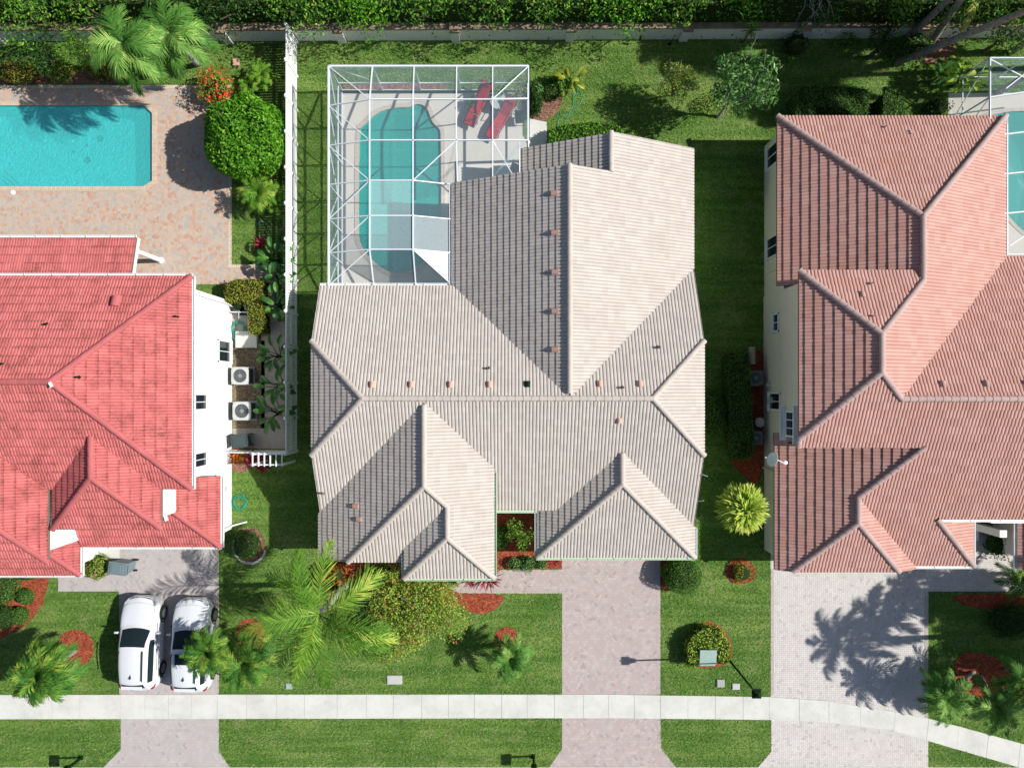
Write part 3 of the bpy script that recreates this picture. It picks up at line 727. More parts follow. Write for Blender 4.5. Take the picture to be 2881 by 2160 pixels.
# ================================================================ centre house
hc = thing('house', G(0, 0), 'low house with a buff barrel-tile roof, between the red-roofed and salmon-roofed houses', 'house')
C_N = lin('Y', 151, .5, -277); C_S = lin('Y', 296, -.5, 13.5); C_WL = lin('X', 296, .5, 140); C_WR = lin('X', 296, -.5, 140)
C_NEL = lin('X', 243, .5, 246); C_L1 = lin('X', 292, .5, -208); C_L2 = lin('X', 292, -.5, -208); C_LS = lin('Y', 292, -.5, 223)
C_M1 = lin('X', 265.5, .5, -155); C_MS = lin('Y', 265.5, -.5, 352); C_G1 = lin('X', 230, .5, 276); C_G2 = lin('X', 230, -.5, 276); C_GS = lin('Y', 230, -.5, 226)
C_JL = lin('X', 296, .5, -354); C_JR = lin('X', 296, -.5, 338)
Wd, E_, N_, S_ = (-1, 0), (1, 0), (0, -1), (0, 1)
cf = [
 ([(-496,-277), (-150,-277), (140,13.5), (-354,13.5), (-496,-129)], N_, C_N),
 ([(140,13.5), (480,-326.5), (480,-129), (338,13.5)], N_, C_N),
 ([(-153,-544), (140,-544), (140,13.5), (-153,-280)], Wd, C_WL),
 ([(480,-642), (246,-642), (246,-544), (140,-544), (140,13.5), (480,-326.5)], E_, C_WR),
 ([(25,-640), (244,-640), (244,-520), (25,-520)], Wd, C_NEL),
 ([(-496,-129), (-354,13.5), (-496,155.5)], Wd, C_JL),
 ([(480,-129), (338,13.5), (480,155.5)], E_, C_JR),
 ([(-496,155.5), (-354,13.5), (-208,13.5), (-208,21.5), (-496,309.5)], S_, C_S),
 ([(-208,21.5), (-43,186.5), (-43,304), (117.5,304), (276,145.5), (480,349.5), (480,155.5), (338,13.5), (-208,13.5)], S_, C_S),
 ([(-208,21.5), (-208,223), (-414,429), (-500,429), (-500,313.5)], Wd, C_L1),
 ([(-208,223), (-414,429), (-268,429), (-268,389), (-155,276)], S_, C_LS),
 ([(-208,21.5), (-208,223), (-155,276), (-155,352), (-43,464), (-43,186.5)], E_, C_L2),
 ([(-155,276), (-155,352), (-268,465), (-268,389)], Wd, C_M1),
 ([(-155,352), (-268,465), (-43,464)], S_, C_MS),
 ([(276,145.5), (276,226), (70,432), (70,304), (117.5,304)], Wd, C_G1),
 ([(276,226), (70,432), (482,432)], S_, C_GS),
 ([(276,145.5), (276,226), (482,432), (482,351.5)], E_, C_G2),
]
rc = make_roof(hc, cf, M['tile_c'], .158, .325, amp=.046, thick=.030)
def capc(a, b, za=None, zb=None): cap_line(rc, G(*a), G(*b), M['cap_c'], .125, .36, lift=.055)
capc((-354,13.5,296), (338,13.5,296)); capc((-354,13.5,296), (-496,-129,225)); capc((-354,13.5,296), (-496,155.5,225))
capc((338,13.5,296), (480,-129,225)); capc((338,13.5,296), (480,155.5,225)); capc((140,0,296), (140,-544,296))
capc((246,-544,243), (246,-642,243)); capc((-208,30,292), (-208,223,292)); capc((-208,223,292), (-414,429,189))
capc((-208,223,292), (-155,276,265.5)); capc((-155,276,265.5), (-155,352,265.5)); capc((-155,352,265.5), (-268,465,209)); capc((-155,352,265.5), (-43,464,209.5))
capc((276,150,230), (276,226,230)); capc((276,226,230), (70,432,127)); capc((276,226,230), (482,432,127))
for (u, v) in [(1047+512,543), (1560,654), (1561,765), (1561,875), (1561,983)]:
    tile_vent(rc, u, v, C_WL, Wd)
for (u, v) in [(1046,1081), (1156,1081), (1267,1081), (1377,1081), (1688,1079), (1801,1079)]: tile_vent(rc, u, v, C_N, N_)
tile_vent(rc, 1484, 1080, C_N, N_, mat='dark'); tile_vent(rc, 1000, 1424, C_L1, Wd); tile_vent(rc, 1009, 1461, C_L1, Wd, .26, .24)
tile_vent(rc, 1742, 1184, C_S, S_, .25, .25)
for (u, v, f) in [(1375,1036,C_N), (1852,978,C_N), (908,1386,C_S), (1853,977,C_N), (1751,1090,C_N)]: pipe_vent(rc, u, v, f)
wm = MB()
wallbox(wm, -476, 460, -257, 284, 140); wallbox(wm, -134, 460, -530, -257, 138); wallbox(wm, 45, 460, -622, -530, 118)
wallbox(wm, -480, -63, 284, 412, 138); wallbox(wm, -248, -63, 300, 444, 196); wallbox(wm, 90, 462, 284, 412, 112); wallbox(wm, -240, -66, 186, 300, 196)
# gable walls under the rakes
for (a, b, c_) in [((-134,-530,150), (140,-530,284), (414,-530,150)), ((45,-622,130), (246,-622,228), (440,-622,130)), ((90,284,115), (276,284,200), (462,284,115))]:
    m3 = [G(*a), G(*b), G(*c_)]; lo = [Vector((p.x, p.y, 1.5)) for p in m3]
    wm.add([m3[0], m3[1], m3[2], lo[2], lo[0]], [(0, 1, 2, 3, 4)])
wm.build('wall', M['wall_c'], hc)
gutter(hc, G(-496,-281,150), G(-157,-281,150), M['white']); gutter(hc, G(-157,-281,150), G(-157,-540,150), M['white'])
gutter(hc, G(-40,190,208), G(-40,468,208), M['gutter_g']); gutter(hc, G(-40,469,206), G(-270,469,206), M['gutter_g']); gutter(hc, G(-272,469,206), G(-272,395,206), M['white'])
gutter(hc, G(-43,308,150), G(66,308,150), M['gutter_g']); gutter(hc, G(66,308,126), G(66,436,126), M['white']); gutter(hc, G(66,436,126), G(484,436,126), M['gutter_g']); gutter(hc, G(486,436,126), G(486,355,126), M['white'])
dm = MB(); dm.box(G(276,413,58), (5.0, .08, 2.1)); [dm.box(G(276,414.8,20+i*28), (4.9, .03, .03)) for i in range(4)]; dm.build('garage_door', M['white'], hc)
dm = MB(); dm.box(G(20,285,58), (1.7, .08, 2.2)); dm.build('door', M['white'], hc)
# thin antenna stubs on the right rake
am = MB(); am.tube([G(480,205,205), G(492,209,214)], .018, 6); am.tube([G(480,280,160), G(494,276,172)], .02, 6); am.build('antenna', M['alu'], hc)

# ================================================================ left house
hl = thing('house', G(-785, 0), 'two storey white house with a bright red tiled roof and dark mildew streaks', 'house')
L_E = lin('X', 292, -.5, -763); L_N = lin('Y', 292, .5, -279); L_S = lin('Y', 292, -.5, 230)
L_G2R = lin('X', 357, -.5, -965); L_G2L = lin('X', 357, .5, -965); L_G2S = lin('Y', 357, -.5, 195)
L_G3E = lin('X', 292, -.5, -1107); L_G3S = lin('Y', 292, -.5, 404)
L_LE = lin('X', 132, -.5, -762); L_LS = lin('Y', 132, -.5, 403); L_KE = lin('X', 132, -.5, -1129); L_KS = lin('Y', 132, -.5, 477)
L_LA = lin('Y', 140, .27, -405)
lf_ = [
 ([(-763,-279), (-763,230), (-1017.5,-24.5)], E_, L_E),
 ([(-763,-279), (-1017.5,-24.5), (-1700,-24.5), (-1700,-279)], N_, L_N),
 ([(-763,230), (-836,229), (-965,100), (-965,28)], S_, L_S),
 ([(-965,28), (-965,100), (-1095,230), (-1107,230), (-1361,-24.5), (-1017.5,-24.5)], S_, L_S),
 ([(-1107,230), (-1361,-24.5), (-1361,150), (-1107,404)], E_, L_G3E),
 ([(-1107,404), (-1361,150), (-1700,150), (-1700,404)], S_, L_G3S),
 ([(-965,100), (-965,195), (-836,324), (-836,229)], E_, L_G2R),
 ([(-965,100), (-965,195), (-1095,325), (-1095,230)], Wd, L_G2L),
 ([(-965,195), (-836,324), (-1095,325)], S_, L_G2S),
 ([(-762,218), (-762,403), (-865,300), (-865,218)], E_, L_LE),
 ([(-762,403), (-865,300), (-1128,300), (-1128,403)], S_, L_LS),
 ([(-1129,388), (-1129,477), (-1202,404), (-1202,388)], E_, L_KE),
 ([(-1129,477), (-1202,404), (-1700,404), (-1700,477)], S_, L_KS),
]
rl = make_roof(hl, lf_, M['tile_l'], .133, .43, amp=.038, thick=.034)
def capl(a, b): cap_line(rl, G(*a), G(*b), M['cap_l'], .135, .45, lift=.03)
capl((-1017.5,-24.5,419), (-1700,-24.5,419)); capl((-1017.5,-24.5,419), (-763,-279,292)); capl((-1017.5,-24.5,419), (-763,230,292))
capl((-965,100,357), (-965,195,357)); capl((-965,195,357), (-836,324,292)); capl((-965,195,357), (-1095,325,292)); capl((-1361,150,419), (-1107,404,292))
capl((-762,403,132), (-865,300,183)); capl((-1129,477,132), (-1202,404,168))
m = MB(); 
rl2 = make_roof(hl, [([(-978,-405), (-1700,-405), (-1700,-279), (-978,-279)], N_, L_LA)], M['tile_l'], .133, .43, amp=.024, thick=.026, slab=.10); rl2.name = 'porch_roof'
lm = MB(); wallbox(lm, -1700, -785, -257, 210, 286); wallbox(lm, -1075, -855, 200, 304, 286); wallbox(lm, -1700, -1127, 200, 384, 286)
wallbox(lm, -1110, -786, 200, 382, 124); wallbox(lm, -1700, -1150, 380, 456, 124)
lm.build('wall', M['wall_l'], hl)
gutter(hl, G(-760,-279,292), G(-760,230,292), M['white']); gutter(hl, G(-763,-282,292), G(-1700,-282,292), M['white']); gutter(hl, G(-980,-408,140), G(-1700,-408,140), M['white'])
gutter(hl, G(-758,218,132), G(-758,405,132), M['white']); gutter(hl, G(-760,406,132), G(-1130,406,132), M['white']); gutter(hl, G(-1126,390,132), G(-1126,480,132), M['white']); gutter(hl, G(-1128,480,132), G(-1700,480,132), M['white'])
cm = MB(); a = W(384, 697, 2.45); cm.lathe((G(-985,-372).x, G(-985,-372).y, 0), [(.17, 0), (.17, .1), (.12, .14), (.12, 2.3), (.17, 2.34), (.17, 2.45)], 12); cm.build('column', M['white'], hl)
cm = MB(); cm.bar(G(-976,-405,132), G(-974,-279,168), .03, .20); cm.build('fascia', M['white'], hl)
window_x(hl, -785, -113, 1.05, .35, 1.75, 1); window_x(hl, -785, 23, .72, 3.1, 4.35, 1); window_x(hl, -785, 168, .66, 3.1, 4.35, 1)
tile_vent(rl, 325, 846, L_N, N_, .42, .45, 'cap_l')
for (u, v, f) in [(498,891,L_E), (133,913,L_N), (222,1061,L_E), (5,1026,L_N)]: pipe_vent(rl, u, v, f, .045, .22, 'dark')
m = MB(); p = G(-1010,-18,426); m.box(p + Vector((0, 0, .04)), (.12, .22, .03), rz=.5); m.build('flashing_scrap', M['white'], rl)
m = MB(); m.box(G(-880,318,178)+Vector((0,0,.1)), (.15,.3,.05), rz=.3); m.build('flashing_scrap', M['white'], rl)
# downspouts and small wall fittings
m = MB(); m.bar(G(-781,372,120), G(-781,372,6), .08, .06); m.bar(G(-781,372,6), G(-742,362,3), .08, .06); m.build('downspout', M['white'], hl)
m = MB(); m.box(G(-781,262,60), (.12, .22, .22)); m.build('junction_box', M['acgrey'], hl)
m = MB(); m.bar(G(-781,-245,280), G(-781,-245,4), .07, .09); m.build('downspout', M['white'], hl)
dm = MB(); dm.box(G(-930,383,55), (4.9, .08, 2.1)); [dm.box(G(-930,385,20+i*28), (4.8, .03, .03)) for i in range(4)]; dm.build('garage_door', M['white'], hl)

# ================================================================ right house
hr = thing('house', G(712, 0), 'large cream house with a salmon pink tile roof and greyish ridge tiles', 'house')
R_W = lin('X', 153, .47, 690); R_N = lin('Y', 153, .47, -716); R_E = lin('X', 358, -.47, 850); R_E2 = lin('X', 291, -.47, 984); R_NR = lin('Y', 329, .47, 14)
R_BN = lin('Y', 284, .47, -293); R_BW = lin('X', 284, .47, 692); R_S = lin('Y', 358, -.47, -47)
R_FW = lin('X', 130, .47, 692); R_FS = lin('Y', 213, -.47, 326); R_FE = lin('X', 213, -.47, 869); R_SE = lin('X', 122, -.47, 1218); R_X = lin('X', 122, .47, 1334)
rf_ = [
 ([(690,-716), (984,-422), (1278,-716)], N_, R_N),
 ([(690,-716), (984,-422), (984,-277), (690,-277)], Wd, R_W),
 ([(692,-293), (850,-135), (1008,-293)], N_, R_BN),
 ([(984,-422), (1278,-716), (1278,-352), (911,14), (850,-47), (850,-135), (984,-269)], E_, R_E),
 ([(911,14), (1278,-352), (1700,-352), (1700,14)], N_, R_NR),
 ([(692,-293), (850,-135), (850,-47), (692,111)], Wd, R_BW),
 ([(692,111), (692,131), (1700,131), (1700,14), (911,14), (850,-47)], S_, R_S),
 ([(869,261.5), (999,131), (1084,131), (1084,321), (1218,455), (1062.5,455)], S_, R_S),
 ([(1084,131), (1700,131), (1700,321), (1084,321)], S_, R_S),
 ([(692,131), (999,131), (869,261.5), (869,326), (731,464), (692,464)], Wd, R_FW),
 ([(869,326), (731,464), (1007,464)], S_, R_FS),
 ([(869,261.5), (869,326), (1007,464), (1071,464)], E_, R_FE),
 ([(1218,455), (1084,321), (1218,321)], E_, R_SE),
 ([(1334,322), (1334,464), (1420,464), (1420,322)], Wd, R_X),
]
rr = make_roof(hr, rf_, M['tile_r'], .158, .40, amp=.046, thick=.038)
def capr(a, b): cap_line(rr, G(*a), G(*b), M['cap_r'], .135, .36, lift=.055)
capr((690,-716,153), (984,-422,291)); capr((1278,-716,157), (984,-422,293)); capr((984,-422,292), (984,-269,293)); capr((984,-269,295), (850,-135,358)); capr((692,-293,284), (850,-135,358))
capr((850,-135,358), (850,-47,358)); capr((850,-47,358), (692,111,284)); capr((850,-47,358), (911,14,329)); capr((911,14,329), (1700,14,329)); capr((692,111,284), (692,131,276))
capr((999,131,274), (869,261.5,213)); capr((869,261.5,213), (869,326,213)); capr((869,326,213), (731,464,148)); capr((869,326,213), (1007,464,148)); capr((1084,321,185), (1218,455,122))
for (u, v) in [(2654,1079), (2776,1078), (2890,1078)]: tile_vent(rr, u, v, R_NR, N_, mat='cap_r')
tile_vent(rr, 2562, 372, R_N, N_, .22, .22, 'cap_r'); tile_vent(rr, 2427, 827, R_BN, N_, .26, .26, 'cap_r')
for (u, v, f) in [(2487,359,R_N), (2447,798,R_BN), (2452,889,R_BN)]: pipe_vent(rr, u, v, f, .05, .2, 'cap_r')
rm = MB(); wallbox(rm, 712, 1256, -692, -331, 142); wallbox(rm, 710, 985, -270, 108, 278); wallbox(rm, 712, 1680, -330, 128, 142); wallbox(rm, 712, 1680, 128.2, 289.8, 124); wallbox(rm, 712, 1195, 290, 440, 116); wallbox(rm, 1355, 1700, 290, 440, 116)
wallbox(rm, 1195, 1355, 150, 298, 178)
rm.build('wall', M['wall_r'], hr)
window_x(hr, 712, -645, 1.05, .55, 1.9, -1); window_x(hr, 712, -397, 1.0, .55, 1.9, -1); window_x(hr, 710, -188, .85, 1.45, 2.1, -1); window_x(hr, 710, 23, .82, .97, 2.3, -1, label='tall pale framed window above the utility meters')
w4 = window_x(hr, 710, 79, 1.15, 3.05, 4.35, -1, muntin=2, label='upper bay window with muntin bars and blue-shaded frame')
m = MB(); m.box(G(704,79,246), (.42, 1.75, .09)); m.box(G(704,79,158), (.34, 1.6, .09)); m.build('window_hood', M['white'], hr)
rs = make_roof(hr, [([(684,104), (684,134), (714,134), (714,104)], Wd, lin('X', 146, .47, 684))], M['tile_r'], .158, .40); rs.name = 'skirt_roof'
gutter(hr, G(1281,-716,157), G(1281,-352,157), M['white']); gutter(hr, G(1030,324+134+2,121), G(1218,460,121), M['white']); gutter(hr, G(1222,455,121), G(1222,326,121), M['white']); gutter(hr, G(1100,325,184), G(1330,325,184), M['white'])
gutter(hr, G(1331,322,122), G(1331,464,122), M['white'])
m = MB(); m.bar(G(708,210,100), G(708,210,3), .1, .08); m.box(G(706,20,60), (.16, .3, .4)); m.box(G(706,-22,50), (.14, .2, .3)); m.build('meter_box', M['acgrey'], hr)
m = MB(); m.box(G(1300,372,60), (.35, .35, 2.2)); m.box(G(1290,330,150), (1.8, .25, .25)); m.box(G(1262,372,8), (1.6, 1.5, .3)); m.box(G(1255,345,25), (1.3, .4, .6)); m.build('porch', M['white'], hr)
# satellite dish on the lower roof
dp = W(2180, 1292, 3.3); dsh = thing('satellite_dish', (dp.x, dp.y, 2.7), 'small white satellite dish on an arm at the left eave of the salmon roof', 'satellite dish')
m = MB(); b = W(2212, 1302, 2.95); m.tube([b, b + Vector((-.15, 0, .25)), W(2188, 1294, 3.35)], .022, 8); m.lathe(b - Vector((0, 0, .1)), [(.1, 0), (.1, .03), (.03, .05)], 10); m.build('arm', M['alu'], dsh)
m = MB(); q = Vector((-.93, .25, .30)).to_track_quat('Z', 'Y').to_matrix(); ctr = W(2178, 1293, 3.4)
vs = []; fs = []; 
for i in range(6):
    r = .34*i/5
    for k in range(18): t = 2*math.pi*k/18; vs.append(ctr + q @ Vector((r*math.cos(t), r*1.15*math.sin(t), .9*r*r)))
for i in range(5):
    for k in range(18): fs.append((i*18+k, i*18+(k+1) % 18, (i+1)*18+(k+1) % 18, (i+1)*18+k))
m.add(vs, fs); o = m.build('reflector', M['white'], dsh, smooth=True); md = o.modifiers.new('solid', 'SOLIDIFY'); md.thickness = .015
m = MB(); f = ctr + q @ Vector((0, -.1, .42)); m.tube([ctr + q @ Vector((0, -.36, .1)), f], .012, 6); m.box(f, (.06, .06, .10)); m.build('receiver', M['acgrey'], dsh)
# ---------------------------------------------------------------- ground sheets
def pxl(pts, z=0.0): return [W(u, v, 0) + Vector((0, 0, z)) for u, v in pts]
def sheet(name, loops, mat, z, side=None, label=None):
    m = MB(); m.sheet([[Vector((p.x, p.y, z)) for p in pxl(lp)] if not isinstance(lp[0], Vector) else [Vector((p.x, p.y, z)) for p in lp] for lp in loops])
    return struct(name, m.mesh(name), M[mat] if isinstance(mat, str) else mat)
def arc(cx, cy, rx, ry, a0=0, a1=360, n=24): return [(cx + rx*math.cos(R(a0+(a1-a0)*i/n)), cy + ry*math.sin(R(a0+(a1-a0)*i/n))) for i in range(n + (0 if abs(a1-a0) == 360 else 1))]
def smooth(pts, it=2):
    for _ in range(it):
        q = []
        for i in range(len(pts)):
            a, b = pts[i], pts[(i+1) % len(pts)]; q += [(a[0]*.75+b[0]*.25, a[1]*.75+b[1]*.25), (a[0]*.25+b[0]*.75, a[1]*.25+b[1]*.75)]
        pts = q
    return pts
def offset(pts, d):
    P = [Vector((p[0], p[1])) for p in pts]; n = len(P); ar = sum(P[i].x*P[(i+1) % n].y - P[(i+1) % n].x*P[i].y for i in range(n)); sg = 1 if ar > 0 else -1; out = []
    for i in range(n):
        a, b, c = P[i-1], P[i], P[(i+1) % n]; n1 = Vector(((b-a).y, -(b-a).x)).normalized(); n2 = Vector(((c-b).y, -(c-b).x)).normalized(); nn = (n1+n2).normalized()
        k = 1/max(.5, nn.dot(n1)); out.append(((b + nn*d*sg*k).x, (b + nn*d*sg*k).y))
    return out
poolA = [(-500,298), (406,298), (428,319), (428,509), (402,525), (-500,525)]
sw_dummy = 0
poolB = [(1012,362), (1028,351), (1042,334), (1062,319), (1090,308), (1122,303), (1150,304), (1162,296), (1178,293), (1194,298), (1206,313), (1212,335), (1222,351), (1238,364), (1240,380), (1241,500), (1241,640), (1232,672), (1212,712), (1182,744), (1150,764), (1120,770), (1090,764), (1058,742), (1026,708), (1012,680), (1010,660), (1010,500)]
poolC = smooth([(2700,380), (2760,330), (2860,310), (2960,320), (3020,420), (3010,600), (2950,690), (2870,650), (2800,560), (2720,470)], 2)
BIG = 220.0
poolB = smooth(poolB, 1)
gm = MB(); outer = [Vector((-BIG, -BIG, 0)), Vector((BIG, -BIG, 0)), Vector((BIG, BIG, 0)), Vector((-BIG, BIG, 0))]
hs = [pxl(offset(poolA, 3)), pxl(offset(poolB, 3)), pxl(offset(poolC, 3))]
gm.sheet([outer] + hs); struct('ground', gm.mesh('ground'), M['grass'])
Z1, Z2, Z3 = .006, .012, .018
# left patio
deckA = [(-700,240), (652,240), (652,745), (780,748), (780,905), (640,905), (640,800), (-700,800)]
sheet('pool_deck', [deckA, offset(poolA, 2)], 'deck', Z1)
sheet('deck_border', [[(-500,240), (652,240), (652,745), (780,745), (780,753), (643,753), (643,249), (-500,249)]], 'deck_edge', Z2)
sheet('path', [[(735,905), (806,905), (806,1262), (655,1262), (655,1205), (735,1205)]], 'walkstone', Z1)
sheet('planting_strip', [[(655,958), (745,958), (745,1205), (655,1205)]], 'dirt', Z1)
sheet('concrete_pad', [[(655,850), (700,850), (700,955), (655,955)]], 'slab', Z2)
# centre screened patio
sheet('patio', [[(956,262), (1470,262), (1470,380), (1500,440), (1500,520), (1300,520), (1300,830), (956,830)], offset(poolB, 2)], 'patio', Z1)
sheet('stepping_slab', [[(1490,335), (1538,345), (1540,420), (1490,420)]], 'side', .05)
# right patio
sheet('patio', [[(2668,262), (3300,262), (3300,760), (2668,760)], offset(poolC, 2)], 'patio', Z1)
# front
sheet('driveway', [[(164,1500), (334,1500), (616,1500), (616,1953), (339,1953), (335,1663), (164,1663)]], 'pav_l', Z1)
sheet('driveway', [[(340,2021), (616,2021), (616,2112), (652,2165), (284,2165), (340,2107)]], 'pav_l', Z1)
sheet('driveway', [[(1581,1500), (1858,1500), (1858,1953), (1581,1952), (1581,1668), (1255,1668), (1255,1602), (1581,1602)]], 'pav_c', Z1)
sheet('driveway', [[(1581,2018), (1858,2019), (1860,2103), (1908,2165), (1540,2165), (1581,2106)]], 'pav_c', Z1)
sheet('driveway', [[(2168,1480), (3200,1480), (3200,1663), (2612,1663), (2611,2022), (2522,2002), (2330,1970), (2168,1959)]], 'pav_r', Z1)
sheet('driveway', [[(2170,2023), (2330,2030), (2421,2039), (2517,2053), (2611,2080), (2612,2165), (2126,2165), (2170,2113)]], 'pav_r', Z1)
def strip(pts, w):      # border course of pavers along a line
    P = pxl(pts); L = []; Rr = []
    for i, p in enumerate(P):
        d = (P[min(i+1, len(P)-1)] - P[max(i-1, 0)]).normalized(); n = Vector((-d.y, d.x, 0)); L.append(p + n*w*.5); Rr.append(p - n*w*.5)
    return L + Rr[::-1]
for pts in [[(1586,1668), (1586,1949)], [(1853,1570), (1853,1950)], [(2173,1600), (2173,1956)], [(340,1700), (340,1950)], [(611,1540), (611,1950)], [(1258,1664), (1586,1664)], [(1586,2022), (1586,2104)], [(1854,2022), (1855,2101)], [(2606,1665), (2606,2018)]]:
    m = MB(); m.sheet([strip(pts, .16)], Z2); o = struct('driveway_border', m.mesh('driveway_border'), M['pav_edge'])
# sidewalk: slabs between tooled joints
top = [(-400,1953), (0,1953), (600,1952), (1720,1952), (2164,1959), (2330,1970), (2522,2002), (2624,2022), (2881,2092), (3200,2190)]
bot = [(-400,2021), (0,2021), (600,2020), (1720,2018), (2170,2023), (2330,2030), (2517,2053), (2610,2080), (2875,2157), (3200,2265)]
def at(line, u):
    for a, b in zip(line[:-1], line[1:]):
        if a[0] <= u <= b[0]: f = (u-a[0])/(b[0]-a[0]); return a[1]+(b[1]-a[1])*f
walk_poly = top + bot[::-1]
us = list(range(-320, 300, 78)) + [341, 409, 475, 540, 612, 695, 778, 857, 949, 1031, 1107, 1187, 1262, 1335, 1411, 1483, 1560, 1641, 1712, 1785, 1858, 1935, 2012, 2090, 2164, 2248, 2331, 2420, 2519, 2612, 2697, 2780, 2870, 2960, 3050]
m = MB()
for i, (a, b) in enumerate(zip(us[:-1], us[1:])):
    dx = -7 if a > 2500 else 0
    q = pxl([(a+.35, at(top, a)), (b-.35, at(top, b)), (b-.35+dx*(b > 2500), at(bot, b)), (a+.35+dx, at(bot, a))]); m.prism([(p.x, p.y) for p in q], -.05, .045 + .004*math.sin(i*2.1))
o = struct('sidewalk', m.recalc(m.mesh('sidewalk')), M['side'])
m = MB(); m.sheet([pxl(top + bot[::-1])], .022); struct('sidewalk_joint', m.mesh('sidewalk_joint'), flat('joint_dirt', (.16,.15,.12), .9, .1))
# street edge
m = MB(); q = pxl([(-1500,2157), (3900,2157), (3900,2182), (-1500,2182)]); m.prism([(p.x, p.y) for p in q], -.05, .03); struct('kerb', m.recalc(m.mesh('kerb')), M['side'])
sheet('road', [[(-1500,2182), (3900,2182), (3900,2560), (-1500,2560)]], 'asphalt', Z1)
# mulch beds
beds = [('mulch', smooth([(-60,1600), (134,1600), (140,1640), (120,1700), (85,1752), (20,1790), (-60,1815)], 2)),
 ('mulch', arc(213,1822,52,52)), ('mulch_b', arc(702,1533,46,50)), ('mulch', arc(705,1787,41,50)), ('mulch', arc(1427,1799,36,36)),
 ('mulch', smooth([(950,1480), (1255,1480), (1262,1600), (1255,1668), (1418,1668), (1416,1690), (1385,1722), (1340,1727), (1290,1705), (1230,1690), (1150,1660), (1000,1640), (940,1600)], 1)),
 ('mulch', [(1370,1380), (1581,1440), (1581,1600), (1397,1600)]), ('mulch', smooth([(1926,1870), (1930,1800), (1950,1762), (1990,1743), (2030,1760), (2056,1800), (2060,1840), (2050,1868), (1990,1880)], 2)),
 ('mulch', arc(2083,1607,42,36)), ('mulch', smooth([(1858,1560), (1930,1560), (1920,1640), (1895,1658), (1858,1662)], 1)),
 ('mulch', smooth([(2135,985), (2070,1000), (2035,1060), (2030,1180), (2045,1290), (2100,1350), (2150,1370), (2152,985)], 2)),
 ('mulch', smooth([(2665,1670), (2900,1668), (2900,1700), (2820,1720), (2700,1700)], 2)), ('mulch', smooth([(2680,1900), (2690,1840), (2750,1830), (2830,1860), (2850,1920), (2790,1960), (2720,1960)], 2)),
 ('mulch_b', smooth([(2590,180), (2560,150), (2600,112), (2680,112), (2690,150), (2650,180)], 2)), ('mulch_b', smooth([(-60,180), (110,195), (250,200), (380,200), (395,235), (130,236), (-60,238)], 1)),
 ('mulch_b', smooth([(965,238), (1260,236), (1260,256), (965,256)], 1)), ('mulch_b', smooth([(1495,260), (1560,250), (1590,290), (1540,345), (1495,345)], 2)),
 ('mulch_b', smooth([(640,1260), (720,1290), (700,1330), (650,1330)], 1))]
def ragged(pl, a=1.6):
    q = []
    for i in range(len(pl)):
        p0, p1 = pl[i], pl[(i+1) % len(pl)]; L = math.hypot(p1[0]-p0[0], p1[1]-p0[1]); n = max(1, int(L/6))
        for k in range(n): f = k/n; q.append((p0[0]+(p1[0]-p0[0])*f + random.uniform(-a, a), p0[1]+(p1[1]-p0[1])*f + random.uniform(-a, a)))
    return q
beds = [(mt, ragged(pl)) for mt, pl in beds]
for k, (mt, pl) in enumerate(beds): sheet('mulch_bed', [pl], mt, Z3 + .0006*k)
sheet('porch_slab', [[(228,1520), (337,1520), (337,1572), (228,1576)]], 'stone', Z3)

# ---------------------------------------------------------------- swimming pools
def pool(label, poly, depth, floor, water, coping_w, zf=0.012, coping='coping2', steps=None):
    P = pxl(poly); c = sum((Vector(p) for p in P), Vector())/len(P)
    t = thing('swimming_pool', (max(-30, c.x), c.y, 0), label, 'pool')
    m = MB(); n = len(P); top_ = [Vector((p.x, p.y, .0)) for p in P]; bt = [Vector((p.x, p.y, -depth)) for p in P]
    m.add(top_+bt, [(i, (i+1) % n, n+(i+1) % n, n+i) for i in range(n)]); m.sheet([[Vector((p.x, p.y, -depth)) for p in P]])
    link('shell', m.mesh('shell'), M[floor], t)
    m = MB(); O = pxl(offset(poly, coping_w)); I = pxl(poly)
    vs = [Vector((p.x, p.y, .03)) for p in I] + [Vector((p.x, p.y, .03)) for p in O] + [Vector((p.x, p.y, -.06)) for p in I] + [Vector((p.x, p.y, -.02)) for p in O]
    m.add(vs, [(i, (i+1) % n, n+(i+1) % n, n+i) for i in range(n)] + [(i, (i+1) % n, 2*n+(i+1) % n, 2*n+i) for i in range(n)] + [(n+i, n+(i+1) % n, 3*n+(i+1) % n, 3*n+i) for i in range(n)])
    m.build('coping', M[coping], t)
    m = MB(); m.sheet([[Vector((p.x, p.y, -.09)) for p in pxl(offset(poly, -.1))]]); link('water', m.mesh('water'), M[water], t)
    return t
pa = pool('bright turquoise rectangular pool with clipped corners in a brick patio', poolA, 1.25, 'poolfloor', 'water', 13, coping='coping')
m = MB()
for i in range(3): a, b = W(-20+22*i, 505-0*i, 0), W(60+0*i, 560, 0)
m.tube([W(-10,470)+Vector((0,0,-.5)), W(50,523)+Vector((0,0,-.5))], .03, 6); m.tube([W(-10,488)+Vector((0,0,-.5)), W(34,523)+Vector((0,0,-.5))], .03, 6); m.tube([W(-10,504)+Vector((0,0,-.5)), W(16,523)+Vector((0,0,-.5))], .03, 6)
m.build('step_edge', flat('step_tile', (.02,.12,.16), .5), pa)
m = MB()
for (u, v, r) in [(211,387,4.5), (280,389,10.5), (243,408,4.5), (205,427,4.5), (245,450,11)]:
    p = W(u, v); k = 1 + 1.2/36; p = Vector((p.x*k, p.y*k, -1.24)); m.lathe(p, [(r/S*1.03, 0), (r/S*.9, .012), (.01, .014)], 9)
m.build('mosaic', flat('mosaic_tile', (.01,.10,.11), .5), pa)
pb = pool('kidney-ended teal pool under the screened cage', poolB, 1.3, 'poolfloor2', 'water2', 12)
